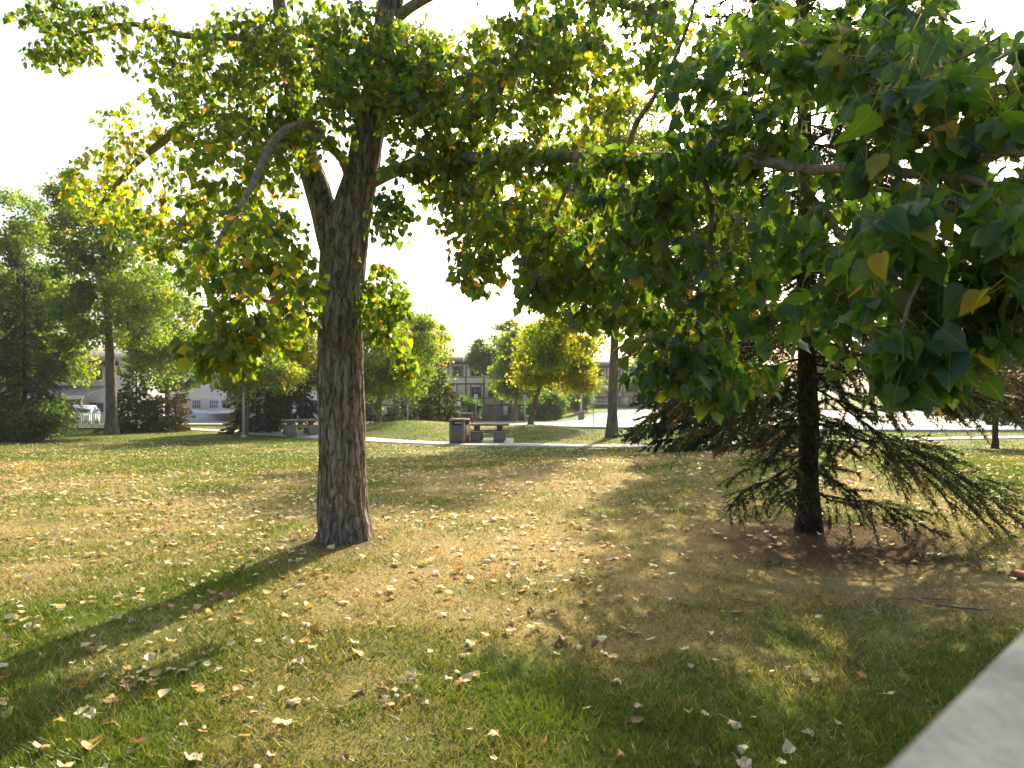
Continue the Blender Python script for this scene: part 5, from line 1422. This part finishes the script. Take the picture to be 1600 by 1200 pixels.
# dumpster
M['teal'] = plain('teal_paint', (0.02, 0.22, 0.20), 0.5, 0.15, 2)
x, y = px_xy(392, 82)
t = empty('dumpster', (x, y, tz(x, y) + 0.04), 'teal ribbed steel dumpster on the parking apron', 'dumpster')
b = MB(); b.prism([(-0.8, 0.12), (0.8, 0.12), (0.9, 1.55), (-0.9, 1.25)], 'x', -1.35, 1.35); b.build('body', M['teal'], t)
for q in np.linspace(-1.25, 1.25, 8):
    b = MB(); b.prism([(-0.80, 0.14), (-0.86, 0.14), (-0.95, 1.22), (-0.89, 1.22)], 'x', q - 0.04, q + 0.04); b.build('rib', M['teal'], t)
b = MB(); b.prism([(-0.98, 1.28), (0.95, 1.60), (0.95, 1.68), (-0.98, 1.36)], 'x', -1.4, 1.4); b.build('lid', M['black'], t)
for sx in (-1.1, 1.1):
    for sy in (-0.6, 0.6):
        b = MB(); b.cyl((sx - 0.04, sy, 0.06), (sx + 0.04, sy, 0.06), 0.06, 0.06, 10); b.build('wheel', M['black'], t)

# townhouse at the far left
M['lilac'] = siding('pale_lilac_siding', (0.58, 0.56, 0.58), 6, 'Z')
M['roofg'] = siding('grey_shingles', (0.30, 0.28, 0.28), 4.0, 'Z', 0.95)
yb = 58.0; xl, xr = px_xy(-160, yb)[0], px_xy(182, yb)[0]; ox = (xl + xr) / 2; zb = tz(ox, yb) - 0.1
t = empty('townhouse', (ox, yb + 4.5, zb), 'pale two storey townhouse with grey roof behind the white picket rail', 'house')
X0, X1 = xl - ox, xr - ox
b = MB(); b.box(X0, X1, -4.5, 4.5, -0.3, 5.2); b.build('wall', M['lilac'], t)
gable_roof(t, X0, X1, -4.5, 4.5, 5.2, 7.4, 0.5, 'roofg')
b = MB(); b.prism([(-7.3, 2.35), (-4.5, 3.2), (-4.5, 3.32), (-7.3, 2.48)], 'x', X0, X1 - 1.0); r = b.build('porch_roof', M['roofg'], t)
b = MB(); b.box(X0, X1 - 1.0, -7.36, -7.31, 2.2, 2.5); b.build('fascia', M['wframe_w'], r)
for q in np.linspace(X0 + 0.4, X1 - 1.4, 6):
    b = MB(); b.box(q - 0.08, q + 0.08, -7.15, -6.99, -0.1, 2.42); b.build('porch_post', M['wframe_w'], t)
for k, q in enumerate(np.linspace(X0 + 1.2, X1 - 2.4, 6)):
    window(t, q, q + 1.3, 3.75, 4.85, -4.503, 'wframe_w', 'glassb', 1)
    if k % 2 == 0:
        b = MB(); b.box(q, q + 0.95, -4.56, -4.503, 0.0, 2.05); dr = b.build('door', M['bluebase'], t)
        b = MB(); b.cbox((q + 0.85, -4.58, 1.0), (0.03, 0.02, 0.05)); b.build('handle', M['black'], dr)
    else: window(t, q, q + 1.4, 0.8, 1.95, -4.503, 'wframe_w', 'glassb', 1)

# white picket rail
yb = 43.0; xl, xr = px_xy(100, yb)[0], px_xy(168, yb)[0]; ox = (xl + xr) / 2
zb = tz(ox, yb)
t = empty('picket_rail', (ox, yb, zb), 'white metal picket rail left of the tall grey poplar trunk', 'fence')
w = xr - xl
M['wpaint'] = plain('white_metal_paint', (0.70, 0.70, 0.68), 0.5, 0.06)
b = MB(); b.box(-w / 2 - 0.2, w / 2 + 0.2, -0.10, 0.10, -0.3, 0.10); b.build('footing', M['timber'], t)
for zz in (0.22, 1.02): 
    b = MB(); b.box(-w / 2, w / 2, -0.03, 0.03, zz - 0.035, zz + 0.035); b.build('rail', M['wpaint'], t)
for q in np.linspace(-w / 2, w / 2, 4):
    b = MB(); b.cbox((q, 0, 0.60), (0.045, 0.045, 0.52), 0.008); b.build('post', M['wpaint'], t)
for q in np.arange(-w / 2 + 0.12, w / 2 - 0.05, 0.12):
    b = MB(); b.box(q - 0.016, q + 0.016, -0.016, 0.016, 0.26, 0.98); b.build('picket', M['wpaint'], t)

# ------------------------------------------------------------------ parked cars
def car(px, d, rz, label, paint, tall=0.0):
    x, y = px_xy(px, d)
    t = empty('parked_car', (x, y, tz(x, y) + 0.05), label, 'car', 'cars parked along the road', rz)
    prof = [(-2.15, 0.30), (2.1, 0.30), (2.2, 0.55), (2.12, 0.80), (1.15, 0.95), (0.45, 1.42 + tall), (-1.25, 1.46 + tall), (-2.05, 0.98), (-2.2, 0.85)]
    prof = spline(prof + prof[:1], 48)[:-1]
    rows_ = []
    for (yy, sc) in ((-0.88, 0.0), (-0.86, 0.6), (-0.80, 1.0), (0.80, 1.0), (0.86, 0.6), (0.88, 0.0)):
        ins = (1 - sc) * 0.05
        up = np.clip((prof[:, 1] - 0.95) / 0.5, 0, 1) * 0.16
        rows_.append(np.stack([prof[:, 0] * (1 - ins * 0.4), np.sign(yy) * (abs(yy) - up), prof[:, 1] - ins * (prof[:, 1] > 0.8)], 1))
    V = np.concatenate(rows_); n = len(prof); m = len(rows_)
    F = []
    for a in range(m - 1):
        for q in range(n): F.append((a * n + q, a * n + (q + 1) % n, (a + 1) * n + (q + 1) % n, (a + 1) * n + q))
    V = np.concatenate([V, [V[:n].mean(0), V[-n:].mean(0)]])
    F += [(m * n, (q + 1) % n, q) for q in range(n)] + [(m * n + 1, (m - 1) * n + q, (m - 1) * n + (q + 1) % n) for q in range(n)]
    b = MB(); b.add(V, F); body = b.build('body', M[paint], t, smooth=True)
    for s in (-1, 1):
        for (xa, xb, xc, xd) in ((-0.40, 0.92, 0.42, -0.40), (-1.70, -0.48, -0.48, -1.22)):
            zz0, zz1 = 0.98, 1.34 + tall
            q = [(xa, s * 0.885, zz0), (xb, s * 0.885, zz0), (xc, s * 0.765, zz1), (xd, s * 0.765, zz1)]
            q2 = [(p[0], p[1] - s * 0.03, p[2]) for p in q]
            g = MB(); g.add(q + q2, [(0, 1, 2, 3), (4, 7, 6, 5), (0, 4, 5, 1), (1, 5, 6, 2), (2, 6, 7, 3), (3, 7, 4, 0)]); g.build('side_window', M['glassb'], body)
        for xx in (-1.35, 1.35):
            wv = MB(); wv.cyl((xx, s * 0.70, 0.27), (xx, s * 0.90, 0.27), 0.32, 0.32, 18); wh = wv.build('wheel', M['black'], t)
            rv = MB(); rv.cyl((xx, s * 0.902, 0.27), (xx, s * 0.915, 0.27), 0.20, 0.17, 12); rv.build('rim', M['galv'], wh)
        g = MB(); g.cbox((2.12, s * 0.62, 0.68), (0.06, 0.16, 0.07), 0.02); g.build('headlight', M['white'], body)
    for (a, b_) in (((1.12, 1.0), (0.50, 1.40 + tall)), ((-1.98, 1.04), (-1.32, 1.42 + tall))):
        q = [(a[0], -0.72, a[1]), (a[0], 0.72, a[1]), (b_[0], 0.62, b_[1]), (b_[0], -0.62, b_[1])]
        sx = 0.035 if a[0] > 0 else -0.035
        q2 = [(p[0] + sx, p[1], p[2] + 0.02) for p in q]
        g = MB(); g.add(q + q2, [(0, 3, 2, 1), (4, 5, 6, 7), (0, 1, 5, 4), (1, 2, 6, 5), (2, 3, 7, 6), (3, 0, 4, 7)]); g.build('windscreen', M['glassb'], body)
    return t
M['cwhite'] = plain('car_paint_white', (0.40, 0.45, 0.52), 0.25, 0.03)
M['csilver'] = plain('car_paint_grey', (0.24, 0.25, 0.28), 0.3, 0.04)
car(128, 52, -1.2, 'pale blue car parked nose on behind the picket rail', 'cwhite', 0.0)
car(1585, 52, 0.05, 'grey car parked on the road at the right edge', 'csilver')

# ------------------------------------------------------------------ the hazy air
HAZE = 0.0003
hz = MB(); hz.box(-720, 720, -60, 1260, -4.5, 24.0)
hm = bpy.data.materials.new('hazy_air'); hm.use_nodes = True
hm.node_tree.nodes.remove(hm.node_tree.nodes['Principled BSDF'])
pv = N(hm.node_tree, 'ShaderNodeVolumePrincipled')
pv.inputs['Density'].default_value = HAZE
pv.inputs['Color'].default_value = (0.90, 0.93, 0.97, 1)
pv.inputs['Anisotropy'].default_value = 0.3
hm.node_tree.links.new(pv.outputs[0], hm.node_tree.nodes['Material Output'].inputs['Volume'])
tag(hz.build('haze', hm), 'thin pale morning haze over the park', None, kind='stuff')
